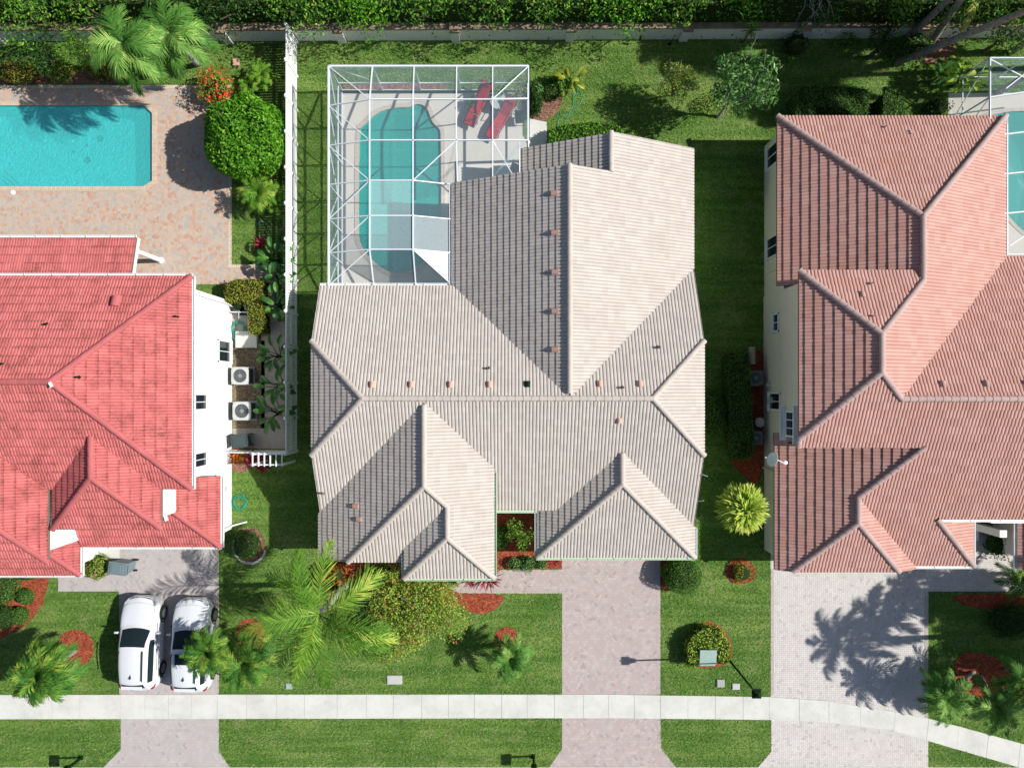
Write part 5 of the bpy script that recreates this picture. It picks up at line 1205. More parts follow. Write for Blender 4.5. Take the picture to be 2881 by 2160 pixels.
# ---------------------------------------------------------------- cars
def suv(loc, rz, label, roof='plain', body_sc=1.0):
    t = thing('parked_car', loc, label, 'car', 'white cars parked on the left driveway', rz=rz)
    #  y, sill, z, mid, z, shoulder, z, belt, z, window top, z, roof edge, z, roof z
    st = [(2.40, .48, .34, .60, .48, .62, .64, .54, .72, .46, .745, .36, .75, .755), (2.34, .74, .28, .84, .48, .84, .68, .76, .78, .66, .82, .50, .845, .86), (2.10, .86, .25, .94, .50, .94, .78, .86, .88, .76, .92, .58, .95, .965), (1.60, .93, .25, .985, .55, .97, .88, .90, .98, .82, 1.02, .62, 1.05, 1.065), (1.16, .94, .25, .985, .55, .975, .93, .91, 1.02, .84, 1.06, .72, 1.085, 1.10),
          (1.02, .94, .25, .985, .55, .975, .95, .91, 1.03, .85, 1.08, .77, 1.12, 1.15), (.40, .94, .25, .985, .55, .975, .97, .90, 1.06, .77, 1.36, .67, 1.46, 1.53), (.20, .94, .25, .985, .55, .975, .98, .90, 1.07, .75, 1.45, .655, 1.57, 1.62), (-.55, .94, .25, .985, .55, .975, 1.00, .90, 1.09, .74, 1.50, .65, 1.62, 1.68), (-1.40, .94, .25, .985, .55, .975, 1.02, .89, 1.11, .72, 1.48, .62, 1.60, 1.65),
          (-1.88, .92, .25, .975, .55, .96, 1.03, .86, 1.12, .69, 1.42, .57, 1.54, 1.585), (-2.12, .90, .27, .96, .55, .94, 1.02, .82, 1.11, .72, 1.22, .60, 1.27, 1.30), (-2.28, .84, .30, .92, .52, .90, .96, .78, 1.01, .70, 1.03, .58, 1.05, 1.07), (-2.37, .66, .36, .78, .50, .76, .78, .66, .86, .58, .885, .48, .90, .91)]
    V = []; F = []; MI = []; nc = 15
    for (y, a, za, b, zb, c, zc, d, zd, e, ze, r_, zr_, zr) in st:
        half = [(a, za), (b, zb), (c, zc), (d, zd), (e, ze), (r_, zr_), (r_*.55, zr_*.3+zr*.7)]
        cv = .30 if y > .9 else (.16 if y > .1 else (0 if y > -1.6 else -.14))
        row = [(-x, y - cv*x*x, z) for x, z in half] + [(0, y, zr+.01)] + [(x, y - cv*x*x, z) for x, z in half[::-1]]; V += row
    n = len(st)
    for i in range(n-1):
        for j in range(nc-1):
            F.append((i*nc+j, i*nc+j+1, (i+1)*nc+j+1, (i+1)*nc+j)); mi = 0
            if i in (5, 6) and 5 <= j <= 8: mi = 1
            if 6 <= i <= 9 and j in (3, 10): mi = 2
            if i == 10 and 5 <= j <= 8: mi = 3
            MI.append(mi)
    F.append(tuple(range(nc))); MI.append(0); F.append(tuple((n-1)*nc+j for j in range(nc-1, -1, -1))); MI.append(0)
    me = bpy.data.meshes.new('tmp'); me.from_pydata(V, [], F); me.polygons.foreach_set('material_index', MI)
    for k in range(4): me.materials.append(M['carpaint'])
    o = bpy.data.objects.new('tmp', me); COL.objects.link(o); md = o.modifiers.new('s', 'SUBSURF'); md.levels = 2; bpy.context.view_layer.update()
    ev = bpy.data.meshes.new_from_object(o.evaluated_get(bpy.context.evaluated_depsgraph_get())); bpy.data.objects.remove(o)
    for k, (nm, mt) in enumerate([('body', 'carpaint'), ('windscreen', 'glass'), ('side_window', 'glass'), ('rear_window', 'glass')]):
        for side in ((-1, 1) if k == 2 else (0,)):
            bm = bmesh.new(); bm.from_mesh(ev); bmesh.ops.recalc_face_normals(bm, faces=bm.faces)
            dl = [f for f in bm.faces if f.material_index != k or (side and f.calc_center_median().x*side < 0)]
            bmesh.ops.delete(bm, geom=dl, context='FACES')
            for f in bm.faces: f.material_index = 0; f.smooth = True
            m2 = bpy.data.meshes.new(nm); bm.to_mesh(m2); bm.free(); link(nm, m2, M[mt], t, world=False)
    def part(nm, m, mt, par=t, **k): return m.build(nm, M[mt], par, world=False, **k)
    for sx in (-1, 1):
        for y in (1.42, -1.42):
            m = MB(); m.tube([(sx*.74, y, .35), (sx*.985, y, .35)], .36, 24); w_ = part('wheel', m, 'tyre'); m = MB(); m.tube([(sx*.97, y, .35), (sx*.995, y, .35)], .235, 20)
            part('rim', m, 'rim', w_)
            m = MB(); n2 = 18; pts = [(sx*.965, y + .43*math.cos(math.pi*k/n2), .33 + .43*math.sin(math.pi*k/n2)) for k in range(n2+1)]; m.tube(pts, .035, 6); part('wheel_arch', m, 'dark')
        m = MB(); m.box((sx*1.06, .62, 1.06), (.20, .10, .14)); part('mirror', m, 'carpaint', bevel=.03)
        m = MB(); m.tube([(sx*.585, -.1, 1.66), (sx*.60, -.25, 1.70), (sx*.60, -.9, 1.71), (sx*.57, -1.6, 1.665)], .026, 8); part('roof_rail', m, 'dark')
        m = MB(); m.tube([(sx*.40, 2.30, .78), (sx*.60, 2.24, .79), (sx*.76, 2.06, .82), (sx*.82, 1.92, .85)], [.03, .055, .05, .02], 8); part('headlight', m, 'lamp_w')
        m = MB(); m.tube([(sx*.74, -2.20, 1.04), (sx*.86, -2.12, 1.03), (sx*.93, -1.98, 1.00)], [.04, .06, .03], 8); part('tail_light', m, 'lamp_r')
        m = MB(); m.box((sx*.955, -.1, .98), (.02, 2.4, .025)); part('trim', m, 'dark')
        for y in (.35, -.6): m = MB(); m.box((sx*.985, y-.35, .82), (.03, .18, .03)); part('door_handle', m, 'carpaint')
    m = MB(); m.tube([(x, 2.335-.30*x*x, .80) for x in (-.55, -.35, -.15, .05, .25, .45, .6)], .035, 6); part('grille', m, 'dark')
    m = MB(); m.tube([(x, 2.12-.28*x*x, .955-.06*abs(x)) for x in (-.8, -.6, -.3, 0, .3, .6, .8)], .008, 5); m.tube([(sx_*.80, y, .98+.03*(1.9-y)) for sx_, y in ((1, 1.9), (1, 1.2))], .006, 5); part('hood_seam', m, 'under')
    m = MB(); m.tube([(-.30, .93, 1.15), (.25, .82, 1.22)], .012, 5); m.tube([(.05, .93, 1.15), (.55, .82, 1.2)], .012, 5); part('wiper', m, 'dark')
    m = MB(); m.add([(0, -1.25, 1.66), (.0, -1.50, 1.65), (.0, -1.47, 1.76), (.04, -1.42, 1.655), (-.04, -1.42, 1.655)], [(0, 3, 2), (0, 2, 4), (3, 1, 2), (4, 2, 1)]); part('antenna', m, 'dark')
    m = MB(); m.box((0, -1.98, 1.53), (1.04, .16, .03)); part('spoiler', m, 'carpaint', bevel=.012)
    if roof == 'sun':
        m = MB(); m.box((-.02, -.40, 1.672), (.82, .52, .03)); part('sunroof', m, 'glass')
suv(G(-1021, 688), R(-1.0), 'white car nearer the left lawn with a plain roof and roof rails'); suv(G(-879, 694), R(-1.0), 'white car with a dark sunroof, partly under the palm fronds', 'sun')

# ---------------------------------------------------------------- street furniture
lp = thing('street_lamp', W(2045, 1848), 'tall dark lamp post with a square lantern head on the front lawn', 'street lamp')
b = W(2045, 1848); HZ = 4.25; m = MB(); m.lathe(b, [(.10, 0), (.10, .25), (.06, .32), (.045, HZ-.25), (.05, HZ-.2)], 12); m.build('pole', M['dark'], lp)
m = MB(); vs = []; 
for z, r in ((HZ-.25, .10), (HZ+.10, .16)): vs += [b + Vector((x*r, y*r, z)) for x, y in ((-1,-1), (1,-1), (1,1), (-1,1))]
m.add(vs, [(0,1,5,4), (1,2,6,5), (2,3,7,6), (3,0,4,7), (0,3,2,1)]); m.build('lantern', flat('lantern_glass', (.10,.11,.12), .2, .5), lp)
m = MB(); m.add([b + Vector((x*.22, y*.22, HZ+.12)) for x, y in ((-1,-1), (1,-1), (1,1), (-1,1))] + [b + Vector((0, 0, HZ+.32))], [(0,1,4), (1,2,4), (2,3,4), (3,0,4), (0,3,2,1)]); m.lathe(b + Vector((0, 0, HZ+.30)), [(.035, 0), (.03, .06), (.005, .1)], 8); m.build('cap', M['dark'], lp)
tf = thing('transformer_box', W(1992, 1850), 'pale green pad-mounted utility box inside the yellow-green hedge', 'utility box')
p = W(1991, 1851, .75); m = MB(); hb, hf = .82, .66; w, d = .82, .86
m.add([(p.x-w/2, p.y-d/2, 0), (p.x+w/2, p.y-d/2, 0), (p.x+w/2, p.y+d/2, 0), (p.x-w/2, p.y+d/2, 0), (p.x-w/2, p.y-d/2, hf), (p.x+w/2, p.y-d/2, hf), (p.x+w/2, p.y+d/2, hb), (p.x-w/2, p.y+d/2, hb)], [(0,1,5,4), (1,2,6,5), (2,3,7,6), (3,0,4,7), (4,5,6,7), (0,3,2,1)]); m.build('body', M['green_box'], tf, bevel=.02)
m = MB(); m.box((p.x, p.y-.05, .80), (w*1.04, .40, .05), rot=Matrix.Rotation(.18, 3, 'X')); m.box((p.x, p.y+.30, .87), (w*1.04, .34, .04), rot=Matrix.Rotation(.12, 3, 'X')); m.build('lid', M['green_box'], tf, bevel=.01)
m = MB(); m.box((p.x, p.y, .04), (w*1.2, d*1.2, .08)); m.build('base_pad', M['slab'], tf)
def plate(name, u, v, w, d, h, mat, label, cat, rz=0):
    p = W(u, v, h); t = thing(name, (p.x, p.y, 0), label, cat); m = MB(); m.box((p.x, p.y, h/2), (w, d, h), rz=rz); m.build('body', M[mat], t, bevel=.01); m = MB(); m.box((p.x, p.y, h+.006), (w*.86, d*.8, .012), rz=rz); m.build('cover', M[mat], t)
plate('meter_cover', 1110, 1912, .78, .46, .06, 'acgrey', 'large pale grey utility cover in the front lawn above the sidewalk', 'utility cover'); plate('meter_cover', 813, 1930, .36, .30, .05, 'blue_lid' if 'blue_lid' in M else 'green_box', 'small blue-green utility cover left of the large grey one', 'utility cover')
plate('meter_cover', 2028, 1922, .40, .40, .08, 'brown_lid' if 'brown_lid' in M else 'slab', 'squat brownish utility box on the lawn by the lamp head', 'utility cover'); plate('meter_cover', 2071, 1931, .40, .32, .05, 'acgrey', 'small pale utility cover just left of the lantern', 'utility cover')
plate('meter_cover', 663, 175, .32, .34, .12, 'terra', 'small pinkish block on the shaded grass below the boundary wall', 'block')
def mailbox(u, v, label, rz=0):
    b = W(u, v); t = thing('mailbox', b, label, 'mailbox', 'black kerbside mailboxes', rz=rz)
    m = MB(); m.box((0, 0, .55), (.10, .10, 1.1)); m.box((0, 0, .03), (.22, .22, .06)); m.build('post', M['dark'], t, world=False)
    m = MB(); pts = []; k = 10; vs = []; fs = []
    for y in (.16, -.42):
        for j in range(k+1): a = math.pi*j/k; vs.append((math.cos(a)*.14, y, 1.22 + math.sin(a)*.14))
        vs += [(-.14, y, 1.06), (.14, y, 1.06)]
    n = k+3; fs = [(j, (j+1) % n, n+(j+1) % n, n+j) for j in range(n)] + [tuple(range(n)), tuple(n+j for j in range(n-1, -1, -1))]; m.add(vs, fs); m.build('box', M['dark'], t, world=False)
    m = MB(); m.box((.16, -.1, 1.30), (.015, .05, .16)); m.build('flag', M['red'], t, world=False)
mailbox(1500, 2126, 'black mailbox post at the bottom edge near the centre driveway'); mailbox(229, 2129, 'black mailbox post at the bottom left corner of the picture')
# small finds on the ground
m = MB(); p = W(728, 628, .1); m.tube([p, p + Vector((.15, .12, .08)), p + Vector((.28, .02, .05))], .03, 6); m.tube([p, p+Vector((.1, -.14, .02))], .02, 6); tag(m.build('garden_tool', flat('tool_blue', (.55,.65,.75), .4)), 'pale blue garden tool dropped on the grass beside the lattice', 'tool')
wlp = thing('wall_light', W(1802, 100, .7), 'small black lamp hung on the boundary wall face', 'lamp')
m = MB(); p = W(1802, 103, .55); m.tube([p + Vector((0, -.06, .14)), p + Vector((0, -.1, -.1))], .06, 10); m.build('lamp_body', M['dark'], wlp); m = MB(); m.tube([p + Vector((0, -.04, .16)), p + Vector((.18, -.05, .1)), p + Vector((.2, -.08, -.3)), p + Vector((.12, -.1, -.5))], .01, 5); m.build('cable', M['dark'], wlp)
hk = thing('garden_tool', W(1888, 112, .3), 'small dark tool leaning at the foot of the boundary wall', 'garden tool'); m = MB(); p = W(1888, 112, .4); m.tube([p + Vector((.1, 0, .5)), p + Vector((0, -.08, -.3))], .015, 6); m.box(p + Vector((-.02, -.1, -.25)), (.16, .05, .2)); m.build('tool', M['dark'], hk)
# ---------------------------------------------------------------- planting
# tall hedge behind the wall and trees rising out of it
hy0 = -1001 - 12
def hbox(name, X0, X1, Y0, Y1, h, leaf, label, size=.13, dens=.5):
    return hedge(name, [(X0/S, -Y0/S), (X1/S, -Y0/S), (X1/S, -Y1/S), (X0/S, -Y1/S)], h, leaf, label, size=size, dens=dens, px=False, rough=.16)
hbox('tall_hedge', -1500, 1700, -1105, -1008, 2.9, 'ficus', 'long tall clipped hedge running behind the boundary wall', .15, .55)
gt = 'trees rising from the hedge behind the boundary wall'
for i, (u, v, r, h, lf_n) in enumerate([(60, 6, 120, 3.4, 'ficus'), (230, -4, 90, 3.2, 'ficus'), (640, -24, 130, 3.3, 'dark'), (830, -4, 110, 3.1, 'ficus'), (1010, -19, 120, 3.3, 'bright'), (1200, -9, 95, 3.2, 'ficus'), (1380, -29, 110, 3.4, 'yellow'), (1560, -24, 110, 3.3, 'ficus'), (1740, -19, 120, 3.2, 'bright'), (1930, -34, 110, 3.4, 'ficus'), (2120, -34, 110, 3.2, 'bright'), (2320, -29, 110, 3.3, 'dark'), (2520, -24, 90, 3.0, 'ficus'), (2740, -19, 120, 3.3, 'hedge')]):
    lab = ['dark leafy tree crown over the hedge in the top left corner', 'dark tree crown over the hedge left of the two wind-blown palms', 'very dark crown over the hedge above the top of the white fence', 'mid green crown over the hedge just right of the fence top', 'bright crown over the hedge above the left end of the cage', 'mid green crown over the hedge above the middle of the cage', 'yellowish crown over the hedge above the red loungers', 'mid green crown over the hedge above the long looping hose', 'bright crown over the hedge above the little black wall lamp', 'mid green crown over the hedge above the small yellow shrub tree', 'bright crown over the hedge above the silvery-leaved tree', 'dark crown over the hedge above the clipped arch-shaped hedge', 'mid green crown at the foot of the leaning palm trunks', 'dull green crown over the hedge in the top right corner'][i]
    tree('tree', u, v, r, h, 'ficus' if lf_n == 'yellow' else lf_n, lab, size=.17, dens=.42, blobs=9, group=gt, seed=40+i, flat_=.25, aspect=.45)
m = MB()
bt = thing('bare_branch', W(2290, 20, 3), 'pale bare twigs reaching out of the hedge top', 'branch')
for k in range(9): a = W(2330-8*k, -5, 3.3); m.tube([a, a + Vector((.25*math.sin(k*2), -.45, .1)), a + Vector((.5*math.sin(k*1.3), -.9-.1*(k % 3), -.1))], [.02, .014, .006], 5)
m.build('twig', M['twig'], bt)
# palms of the left back garden, blown to the left
palm('palm_tree', 345, 122, 5.6, 2.15, 'palm', 'wind-blown feather palm above the turquoise pool, the left of the leaning pair', base=(500, 160), n=20, ll=.62, nl=34, lw=.045, droop=1.5, trunk_r=.10, bark='bark_w', el=(-8, 60), group='pale-trunked palms leaning over the pool garden', seed=5)
palm('palm_tree', 478, 95, 5.0, 2.2, 'palm', 'wind-blown feather palm above the turquoise pool, the right of the leaning pair', base=(556, 182), n=20, ll=.62, nl=34, lw=.045, droop=1.5, trunk_r=.11, bark='bark_w', el=(-8, 60), group='pale-trunked palms leaning over the pool garden', seed=11)
tree('tree', 100, 140, 75, 2.2, 'dark', 'dark broadleaf tree in front of the wall in the top left corner', size=.15, dens=.7, blobs=8, seed=3)
tree('tree', 215, 135, 62, 2.0, 'ficus', 'sparse yellow-green tree between the corner tree and the palms', size=.14, dens=.6, blobs=8, seed=4)
bush('shrub', 48, 205, 62, 1.0, 'ixora_r', 'orange-flowered shrub at the far left above the pool', ry=28, size=.09); bush('shrub', 168, 200, 36, .9, 'ixora', 'round yellow-green shrub second from the left above the pool', ry=26, size=.09)
bush('shrub', 285, 198, 42, .8, 'crotonhedge', 'low yellow-green shrub third from the left above the pool', ry=24, size=.09); bush('shrub', 358, 205, 28, .8, 'ixora', 'low shrub under the left wind-blown palm', ry=22, size=.09); bush('shrub', 118, 198, 13, .6, 'mango', 'small blue-green plant between two orange-flowered shrubs', size=.08)
bush('shrub', 608, 252, 48, 1.5, 'ixora', 'shrub with bright red flower heads at the patio corner', ry=50, size=.11, dens=.7, lump=.25, flowers=('redflower', 260, .16), inner=.5, core=.6)
palm('palm_plant', 735, 212, .9, .85, 'palm_y', 'small yellow-green palm in the fence shade above the round tree', n=16, ll=.28, nl=16, lw=.035, droop=.9, trunk_r=.05, el=(5, 70), cat='small palm'); palm('palm_plant', 700, 240, .7, .65, 'palm_y', 'smallest feather palm beside the red-flowered shrub', n=14, ll=.22, nl=14, lw=.03, droop=.9, trunk_r=.04, el=(5, 70), cat='small palm')
bush('round_tree', 693, 390, 112, 2.7, 'bright', 'big clipped ball-shaped tree with glossy leaves beside the patio', 'tree', size=.20, aspect=.42, dens=3.0, ry=118, lift=.45, lump=.07, tilt=.8, core=.76)
palm('palm_plant', 728, 545, 1.3, 1.2, 'palm_y', 'yellowing feather palm just below the ball-shaped tree', n=20, ll=.36, nl=20, lw=.035, droop=1.0, trunk_r=.06, el=(0, 70), cat='small palm'); palm('palm_plant', 775, 560, 1.0, .9, 'palm_y', 'golden-tipped small palm touching the long white fence', n=14, ll=.3, nl=16, lw=.035, droop=1.0, trunk_r=.05, el=(0, 70), cat='small palm')
strap('bromeliad', 733, 683, 21, .45, 'redleaf', 'deep red bromeliad on the grass strip beside the lattice', n=34, w=.06, cat='bromeliad')
hedge('hedge', [(632, 800), (665, 785), (738, 785), (742, 935), (700, 938), (696, 850), (636, 850)], .95, 'crotonhedge', 'L-shaped yellow-green clipped hedge around the pool pump', size=.09)
for (u, v, r, lab) in [(775, 730, 46, 'paddle-leaved plant nearest the bromeliad, along the fence'), (782, 780, 40, 'second paddle-leaved plant from the top along the fence'), (785, 862, 36, 'narrow paddle-leaved plant opposite the pool pump'), (778, 1002, 44, 'paddle-leaved plant opposite the upper condenser'), (783, 1085, 40, 'paddle-leaved plant between the two condensers'), (772, 1160, 48, 'large paddle-leaved plant opposite the lower condenser')]:
    broadleaf('broadleaf_plant', u, v, r, 1.2, 'banana', lab, n=17, w=.26, group='paddle-leaved plants along the white fence')
for (u, v, r, lf_n, lab) in [(668, 1282, 26, 'croton', 'orange and yellow croton at the left end of the short fence run'), (712, 1290, 28, 'redleaf', 'red-leaved plant in the middle of the bed below the short fence'), (738, 1312, 18, 'redleaf', 'small red plant beside the white arbor')]:
    strap('croton_plant', u, v, r, .6, lf_n, lab, n=46, w=.08, el=(15, 85))
bush('shrub', 693, 1533, 40, .95, 'dark', 'dark round shrub ringed by white stones on the left lawn', size=.07, flowers=('magenta', 40, .09))
m = MB(); rs_ = thing('stone_ring', W(702, 1536), 'ring of white stones around the dark round shrub', 'edging stones')
for i in range(26): a = R(20 + i*7); p = W(703 + 46*math.cos(a), 1533 + 50*math.sin(a)); m.lathe(p, [(.06, 0), (.075, .05), (.04, .10)], 7, sx=random.uniform(.8, 1.3))
m.build('stone', M['stone'], rs_)
bush('shrub', 270, 1592, 38, 1.0, 'ixora', 'round shrub with magenta blossoms between the garage and the grey bin', size=.09, flowers=('magenta', 220, .10))
for (u, v, r, lab) in [(72, 1678, 22, 'small clipped ball shrub, upper one in the left mulch bed'), (55, 1732, 26, 'clipped ball shrub, lower one in the left mulch bed')]: bush('shrub', u, v, r, .6, 'hedge', lab, size=.06, dens=1.4, lump=.05)
bush('shrub', 10, 1650, 40, .9, 'hedge', 'large shrub cut by the left frame edge in the mulch bed', ry=46, size=.08); bush('shrub', 8, 1735, 32, .9, 'dark', 'shrub cut by the left frame edge, just below the large one', ry=34, size=.08); bush('shrub', 75, 1618, 34, .5, 'hedge', 'low shrub tucked under the lower red eave', ry=14, size=.07)
palm('palm_tree', 122, 1893, 2.7, 1.75, 'palm_d', 'bushy feather palm on the left lawn overhanging the sidewalk', base=(215, 1828), n=64, ll=.55, nl=26, lw=.04, droop=1.1, trunk_r=.10, el=(-5, 85), group='bushy small palms on the front lawns')
palm('palm_tree', 585, 1832, 2.6, 1.35, 'palm_d', 'bushy feather palm leaning over the car with the sunroof', base=(655, 1790), n=46, ll=.40, nl=24, lw=.035, droop=1.0, trunk_r=.08, el=(-5, 80), group='bushy small palms on the front lawns')
palm('palm_tree', 690, 1862, 2.2, 1.65, 'palm_d', 'bushy feather palm rooted in the mulch circle right of the cars', base=(707, 1790), n=48, ll=.42, nl=24, lw=.035, droop=1.0, trunk_r=.09, el=(-5, 75), group='bushy small palms on the front lawns')
# the big palm in front of the centre house
palm('palm_tree', 898, 1728, 5.4, 3.5, 'palm_y', 'largest feather palm, its fronds touching the roof corner of the low house', base=(978, 1640), n=15, ll=.88, nl=36, lw=.045, droop=1.3, wild=.55, trunk_r=.15, bark='bark_w', el=(20, 50), azs=[107, 84, 119, 158, 172, 30, 20, -6, -14, -36, -55, -84, -97, -112, -140], group='tall feather palms')
bush('croton_plant', 945, 1625, 34, 1.1, 'croton', 'orange and yellow croton under the big palm by the house', size=.13, ry=42, lump=.2)
strap('croton_plant', 1245, 1390+258, 12, .5, 'redleaf', 'little red-leaved plant at the left end of the front walkway', n=20, w=.05); strap('cordyline', 1375, 1628, 36, .7, 'redleaf', 'dark red spiky plant at the eave corner of the entry gable', n=54, w=.05, cat='cordyline')
bush('shrub', 1082, 1612, 36, .7, 'hedge', 'low green shrub in the mulch under the front eave', ry=22, size=.08); strap('fern', 1275, 1636, 20, .4, 'dark', 'dark spiky plant under the front gutter', n=30, w=.04); strap('fern', 1325, 1636, 18, .4, 'redleaf', 'reddish spiky plant under the middle of the front gutter', n=26, w=.04)
tree('flowering_shrub', 1165, 1705, 142, 1.15, 'bougain', 'wide sprawling yellow-green bougainvillea with red bracts on the front lawn', base=(1180, 1690), size=.125, dens=.75, blobs=24, cat='shrub', seed=8, flat_=.20, aspect=.5, trunk_r=.05, twigs=2, stemmat='twig')
tree('flowering_shrub', 1075, 1790, 75, .6, 'bougain', 'low trailing end of the bougainvillea toward the big palm', base=(1090, 1780), size=.10, dens=.40, blobs=12, cat='shrub', seed=9, flat_=.15, aspect=.5, trunk_r=.03)
palm('palm_tree', 1435, 1852, 1.75, 1.25, 'palm', 'single small palm rooted in the mulch circle on the centre lawn', base=(1430, 1806), n=20, ll=.42, nl=24, lw=.04, droop=1.0, trunk_r=.09, el=(5, 70), group='bushy small palms on the front lawns')
# entry court
tree('tree', 1458, 1502, 42, 2.4, 'ficus', 'small leafy tree in the dark entry court', base=(1452, 1470), size=.12, dens=.7, blobs=8, seed=12, trunk_r=.04)
bush('shrub', 1412, 1510, 16, .9, 'ficus', 'narrow shrub against the entry wall', ry=36, size=.08)
for (u, r, lab) in [(1447, 18, 'low rounded shrub, left of three beside the walkway'), (1484, 22, 'low rounded shrub, middle of three beside the walkway'), (1521, 17, 'low rounded shrub, right of three beside the walkway')]: bush('shrub', u, 1585, r, .5, 'mango', lab, size=.07, group='low shrubs beside the front walkway')
strap('croton_plant', 1560, 1578, 20, .35, 'redleaf', 'small bronze spiky plant at the corner of walkway and driveway', n=26, w=.035)
# right of the driveway
bush('shrub', 1918, 1616, 56, 1.25, 'hedge', 'big round clipped shrub at the garage corner', size=.07, dens=1.2, lump=.05, ry=50); bush('shrub', 2088, 1610, 28, .5, 'crotonhedge', 'small yellow-green shrub in the round mulch bed', size=.09, ry=26, lump=.25)
hedge('hedge', [(1936, 1876), (1935, 1820), (1950, 1785), (1985, 1766), (2030, 1775), (2052, 1810), (2054, 1862), (2022, 1868), (2020, 1828), (1966, 1828), (1964, 1878)], .72, 'varieg', 'horseshoe of yellow-green hedge around the pale green utility box', size=.10, dens=1.1)
def dracaena(u, v, r, h, leaf, label, n=760):
    c = W(u, v, h*.8); rr = r*(1-h*.8/HC)/S; t = thing('dracaena_plant', (c.x, c.y, 0), label, 'dracaena'); g = np.random.default_rng(9); Q = []; ids = []
    for i in range(n):
        z = .02 + .98*((i+.5)/n); az = i*2.399963 + g.normal()*.1; q = math.sqrt(max(0, 1-z*z)); o = np.array([math.cos(az)*q, math.sin(az)*q, z]); k = g.random(); L = rr*.48*(.8+.4*g.random())
        p = np.array([c.x, c.y, h*.62]) + o*np.array([rr*.58, rr*.58, h*.32])*(.75+.25*g.random()); d = unit(o*np.array([1, 1, .7]) + g.normal(size=3)*.30); s = unit(np.cross(d, [.1, .2, 1.0])); w = .085; pr = p
        for j in range(4):
            wa, wb = w*[.25, .5, .45, .3][j], w*[.5, .45, .3, .02][j]; e = pr + d*L/4; Q.append([pr-s*wa, pr+s*wa, e+s*wb, e-s*wb]); ids.append(min(1, .05+.62*k+.12*j)); pr = e; d = unit(d - np.array([0, 0, .22]))
    Q = np.array(Q); Q[:, :, 2] = np.maximum(Q[:, :, 2], .02); link('leaves', quadmesh('leaves', Q, ids), M[leaf], t); m = MB(); m.tube([(c.x, c.y, 0), (c.x, c.y, h*.75)], [.10, .07], 8); m.build('stem', M['stem'], t)
dracaena(2095, 1433, 76, 3.0, 'varieg', 'big round plant of yellow-striped strap leaves against the cream wall')
bush('shrub', 1998, 1168, 42, 1.3, 'hedge', 'round shaded shrub half hidden by the right eave of the low house', ry=66, size=.08); 
hedge('hedge', [(2046, 1010), (2060, 992), (2106, 990), (2110, 1030), (2116, 1150), (2122, 1270), (2108, 1290), (2066, 1290), (2052, 1200)], 1.0, 'hedge', 'long shaded hedge screening the condensers beside the cream wall', size=.08)
bush('shrub', 2093, 525, 34, .8, 'ficus', 'lone small shrub on the shaded side lawn', ry=38, size=.11, dens=.5, lump=.3)
# back garden, centre
broadleaf('broadleaf_plant', 1608, 230, 34, 1.1, 'yellow', 'yellow-green banana-leaved plant just right of the cage', n=10, w=.24)
bush('shrub', 1575, 232, 26, .7, 'ficus', 'leafy shrub between the cage corner and the banana-leaved plant', size=.12, lump=.25); bush('shrub', 1555, 262, 36, .5, 'hedge', 'low ground-hugging shrub right of the potted plants', ry=18, size=.09, lump=.25); bush('shrub', 1508, 275, 20, .7, 'dark', 'dark shrub against the outside of the cage', ry=50, size=.09)
hedge('hedge', [(1545, 372), (1575, 352), (1660, 343), (1735, 350), (1755, 372), (1755, 400), (1545, 415)], .9, 'bright', 'bright green hedge against the back gable of the low house', size=.10)
tree('tree', 1905, 232, 60, 2.1, 'ixora', 'small thin yellow-leaved tree with bare grey twigs in the back garden', base=(1900, 265), size=.13, dens=.6, blobs=12, seed=14, trunk_r=.05, stemmat='twig', twigs=4)
tree('tree', 2082, 240, 88, 3.2, 'mango', 'larger silvery-green tree with long leaves in the back garden', base=(2020, 330), size=.26, dens=1.0, blobs=16, seed=15, trunk_r=.07, stemmat='twig', aspect=.30, twigs=2, flat_=.9)
bush('shrub', 2240, 128, 34, 1.0, 'dark', 'low bush at the foot of the boundary wall near the sixth pillar', ry=30, size=.11, lump=.3); tree('tree', 2490, 120, 74, 1.6, 'dark', 'dark feathery bush hiding the wall beside the palm trunks', size=.15, dens=.7, blobs=9, seed=17, aspect=.3)
bush('shrub', 2575, 130, 40, 1.1, 'hedge', 'mid green bush between two leaning palm trunks', size=.11, lump=.3)
strap('grass_clump', 2115, 83, 26, .7, 'palm_y', 'spray of yellow-green fronds drooping over the boundary wall', n=26, w=.04, lift=1.0)
hedge('hedge', [(2238, 325), (2240, 262), (2262, 243), (2330, 240), (2440, 250), (2448, 275), (2440, 318), (2400, 326), (2380, 305), (2300, 300), (2290, 326)], 1.25, 'hedge', 'arch-shaped clipped hedge behind the salmon-roofed house', size=.08)
hedge('hedge', [(2486, 326), (2488, 264), (2545, 264), (2548, 326)], 1.3, 'hedge', 'square clipped hedge block right of the arch-shaped hedge', size=.08)
broadleaf('broadleaf_plant', 2700, 222, 44, 1.3, 'varieg', 'yellow-green leafy plant beside the right-hand cage', n=14, w=.26); palm('palm_plant', 2655, 205, 1.0, .9, 'palm_d', 'dark fan-like palm left of the yellow-green leafy plant', n=22, ll=.3, nl=18, lw=.035, droop=.6, trunk_r=.06, el=(0, 70), cat='small palm')
bush('shrub', 2640, 300, 30, .8, 'dark', 'dark bush between the square hedge and the right cage', ry=26, size=.1, lump=.25); tree('tree', 2840, 95, 80, 1.8, 'hedge', 'leafy tree under the long leaning palm trunk in the top right', size=.16, dens=.6, blobs=9, seed=19)
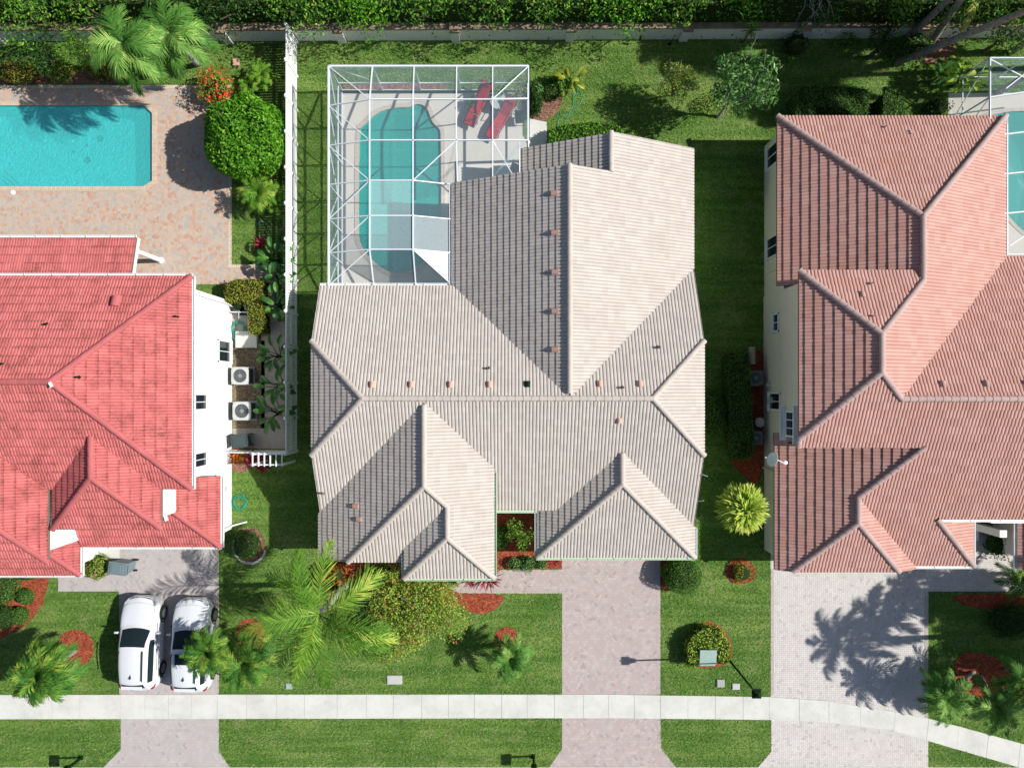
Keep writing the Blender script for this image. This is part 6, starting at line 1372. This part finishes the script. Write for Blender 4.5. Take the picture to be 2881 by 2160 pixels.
# tall palms leaning out over the top right
def leanpalm(b, t_, z, lab, L=2.3, sd=1):
    palm('palm_tree', t_[0], t_[1], z, L, 'palm_y', lab, base=b, n=20, ll=.75, nl=38, lw=.05, droop=1.6, trunk_r=.14, bark='bark', el=(-10, 75), seed=sd, group='tall leaning palms in the top right')
leanpalm((2542, 118), (2900, -215), 8.5, 'tall palm, left trunk of the three crossing the wall', sd=21); leanpalm((2614, 128), (2850, -215), 9.0, 'tall palm, middle trunk of the three crossing the wall', sd=22)
leanpalm((2520, 178), (3090, -50), 8.4, 'tall palm with the longest trunk slanting to the right edge', sd=23)
fr = thing('palm_frond', W(2740, 20, 3.2), 'loose yellow palm frond hanging over the hedge top', 'palm frond'); Q = frond_quads(W(2752, -25, 3.6), R(-97), R(-10), 1.7, .9, 26, .4, .04, seed=3); link('leaflets', quadmesh('leaflets', Q, [.9]*len(Q)), M['palm_y'], fr)
# right front garden in the shade of tall palms that stand beyond the frame
palm('palm_tree', 2660, 1950+10, 2.1, 1.5, 'palm', 'bushy palm on the right lawn nearest the driveway', base=(2740, 1890), n=28, ll=.42, nl=24, lw=.035, droop=1.0, trunk_r=.08, el=(-5, 75), group='bushy small palms on the front lawns', seed=71)
palm('palm_tree', 2800, 1985, 2.3, 1.6, 'palm', 'bushy palm on the right lawn above the curve of the sidewalk', base=(2760, 1900), n=30, ll=.42, nl=24, lw=.035, droop=1.0, trunk_r=.08, el=(-5, 75), group='bushy small palms on the front lawns', seed=72)
palm('palm_tree', 2880, 1915, 2.3, 1.5, 'palm_d', 'bushy palm cut by the right frame edge on the front lawn', base=(2830, 1880), n=26, ll=.42, nl=24, lw=.035, droop=1.0, trunk_r=.08, el=(-5, 75), group='bushy small palms on the front lawns', seed=73)
bush('shrub', 2840, 1745, 60, .8, 'dark', 'dark shaded shrub mass on the right front lawn', ry=48, size=.08); bush('shrub', 2810, 1530, 40, .8, 'dark', 'dark fern-like bush in the right entry court', ry=36, size=.12, lump=.3)
palm('palm_plant', 2868, 1630, 1.3, 1.2, 'palm_d', 'dark palm fronds at the right edge beside the entry court', n=18, ll=.4, nl=18, lw=.04, droop=.8, trunk_r=.06, cat='small palm')
def far_palm(su, sv_, z, L, lab, sd, n=18, lean=(0, 0)):
    "tall palm whose crown shadow falls at photo pixel (su,sv_)"
    s0 = W(su, sv_); Lh = z/math.tan(SUN_EL); top = Vector((s0.x + Lh*math.cos(SUN_AZ), s0.y + Lh*math.sin(SUN_AZ), z)); b = Vector((top.x+lean[0], top.y+lean[1], 0))
    t = palm('palm_tree', 0, 0, z, L, 'palm_d', lab, world_top=top, n=n, ll=.62, nl=34, lw=.06, droop=1.3, trunk_r=.13, el=(-5, 60), group='tall palms standing beyond the right frame edge', seed=sd); return t
far_palm(2385, 1800, 8.0, 2.5, 'tall palm beyond the right edge that shades the middle of the right driveway', 31); far_palm(2480, 1720, 7.6, 1.9, 'tall palm beyond the right edge that shades the upper right driveway', 32, 14); far_palm(2600, 1640, 7.4, 2.3, 'tall palm beyond the right edge that shades the walkway to the right entry', 33)
far_palm(2555, 1930, 7.4, 1.7, 'tall palm beyond the right edge that shades the driveway near the sidewalk', 34, 14); far_palm(2760, 1760, 8.2, 2.9, 'tall palm beyond the right edge that shades the right front lawn', 35, 24); far_palm(2830, 1870, 8.2, 2.6, 'tall palm beyond the right edge that shades the right mulch bed', 36, 24); far_palm(2700, 1700, 7.8, 2.4, 'tall palm beyond the right edge that darkens the upper right lawn', 37, 22)
far_palm(2330, 215, 8.6, 2.3, 'tall palm beyond the right edge that dapples the back lawn above the arch hedge', 38, 16, (2.2, 0)); far_palm(2190, 285, 9.4, 2.2, 'tall palm beyond the right edge that dapples the side of the back lawn', 39, 16, (1.2, 0)); far_palm(2240, 170, 9.2, 2.0, 'tall palm beyond the right edge that dapples the lawn near the boundary wall', 40, 14, (1.6, 0))

for (su, sv_, z, r, sd, lab) in [(2765, 1790, 6.0, 105, 51, 'broad leafy tree beyond the right edge shading the right front lawn'), (2790, 1690, 6.4, 95, 52, 'smaller leafy tree beyond the right edge shading the walkway lawn')]:
    s0 = W(su, sv_); Lh = z/math.tan(SUN_EL); k = 1 - z/HC; X = s0.x + Lh; Y = s0.y
    tree('tree', UN + X*S/k, VN - Y*S/k, r/k, z, 'dark', lab, size=.26, dens=.7, blobs=12, seed=sd, trunk_r=.14, group='broad trees standing beyond the right frame edge')

# ---------------------------------------------------------------- grass blades over the lawns
def inpoly(x, y, P):
    r = np.zeros(len(x), bool); n = len(P)
    for i in range(n):
        x0, y0 = P[i]; x1, y1 = P[(i+1) % n]; c = ((y0 > y) != (y1 > y)) & (x < (x1-x0)*(y-y0)/((y1-y0) + 1e-12) + x0); r ^= c
    return r
NB = 330000; gu = rng.uniform(-40, 2921, NB); gv = rng.uniform(112, 2158, NB); keep = np.ones(NB, bool)
bad = [deckA, [(655,742),(808,742),(808,1262),(655,1262)], [(953,258),(1290,258),(1500,258),(1500,520),(1300,830),(953,830)], [(2664,258),(3300,258),(3300,760),(2664,760)], [(164,1500),(616,1500),(616,2023),(339,2023),(335,1663),(164,1663)], [(340,2019),(616,2019),(616,2112),(652,2165),(284,2165),(340,2107)],
 [(1581,1440),(1858,1440),(1858,2103),(1908,2165),(1540,2165),(1581,2106),(1581,1668),(1255,1668),(1255,1602),(1581,1602)], [(2168,1480),(3200,1480),(3200,1663),(2612,1663),(2612,2165),(2126,2165),(2170,2113)], walk_poly,
 [(UN-1700,VN-279),(UN-785,VN-279),(UN-785,VN+382),(UN-1150,VN+456),(UN-1700,VN+456)], [(UN-476,VN-257),(UN+45,VN-622),(UN+460,VN-622),(UN+460,VN+412),(UN-480,VN+412)], [(UN+712,VN-692),(UN+1256,VN-692),(UN+1700,VN-330),(UN+1700,VN+440),(UN+712,VN+440)], [(1488,333),(1540,343),(1542,422),(1488,422)]] + [b[1] for b in beds]
for P in bad: keep &= ~inpoly(gu, gv, P)
gu = gu[keep]; gv = gv[keep]; n = len(gu); c = np.c_[(gu-UN)/S, -(gv-VN)/S, np.full(n, .02)]
patch = np.sin(c[:, 0]*1.9+1.3*np.sin(c[:, 1]*1.1)) * np.sin(c[:, 1]*2.3+np.sin(c[:, 0]*.9)); az = rng.uniform(0, 6.283, n); el_ = rng.uniform(.15, .9, n); L = rng.uniform(.05, .11, n)
d = np.c_[np.cos(az)*np.cos(el_), np.sin(az)*np.cos(el_), np.sin(el_)]; s_ = np.c_[-np.sin(az), np.cos(az), np.zeros(n)]*rng.uniform(.008, .018, n)[:, None]
Q = np.stack([c-s_, c+s_, c+d*L[:, None]+s_*.3, c+d*L[:, None]-s_*.3], 1)
o = link('grass_blades', quadmesh('grass_blades', Q, np.clip(rng.beta(2, 2.2, n) + .15*patch, 0, 1)), M['blade']); tag(o, 'short rough grass blades covering all the lawns', 'grass', kind='stuff')

bush('shrub', 2150, 190, 30, .8, 'bright', 'loose light green shrub on the back lawn right of the silvery-green tree', size=.12, dens=.5, lump=.3, ry=24); bush('shrub', 2385, 118, 32, .9, 'ficus', 'loose leafy shrub at the wall foot above the arch hedge', size=.12, dens=.5, lump=.3, ry=22); bush('shrub', 1990, 295, 26, .6, 'ixora', 'low reddish-leaved shrub below the silvery-green tree', size=.11, dens=.5, lump=.3)
# fallen leaves near the planting
spots = [(2083,300,110), (1905,250,90), (900,1750,150), (1165,1760,150), (1435,1840,60), (2083,1620,60), (1993,1840,80), (120,1890,110), (690,1850,90), (705,1540,50), (1440,1620,60), (560,250,60), (700,560,60), (1540,300,60), (2750,1930,110), (1250,1700,90)]
n = 900; k = rng.integers(0, len(spots), n); A = np.array(spots, float)[k]; r_ = A[:, 2]*np.sqrt(rng.random(n)); th = rng.uniform(0, 6.283, n); uu = A[:, 0]+r_*np.cos(th); vv = A[:, 1]+r_*np.sin(th)
c = np.c_[(uu-UN)/S, -(vv-VN)/S, np.full(n, .06)]; Q = cloud(c, np.tile([0, 0, 1.0], (n, 1)), .07, .5, .15); o = link('fallen_leaves', quadmesh('fallen_leaves', Q, rng.random(n)), lf('litter', (.20,.10,.04), (.38,.24,.09), (.50,.40,.16))); tag(o, 'scattered dry fallen leaves around the shrubs and palms', 'leaves', kind='stuff')
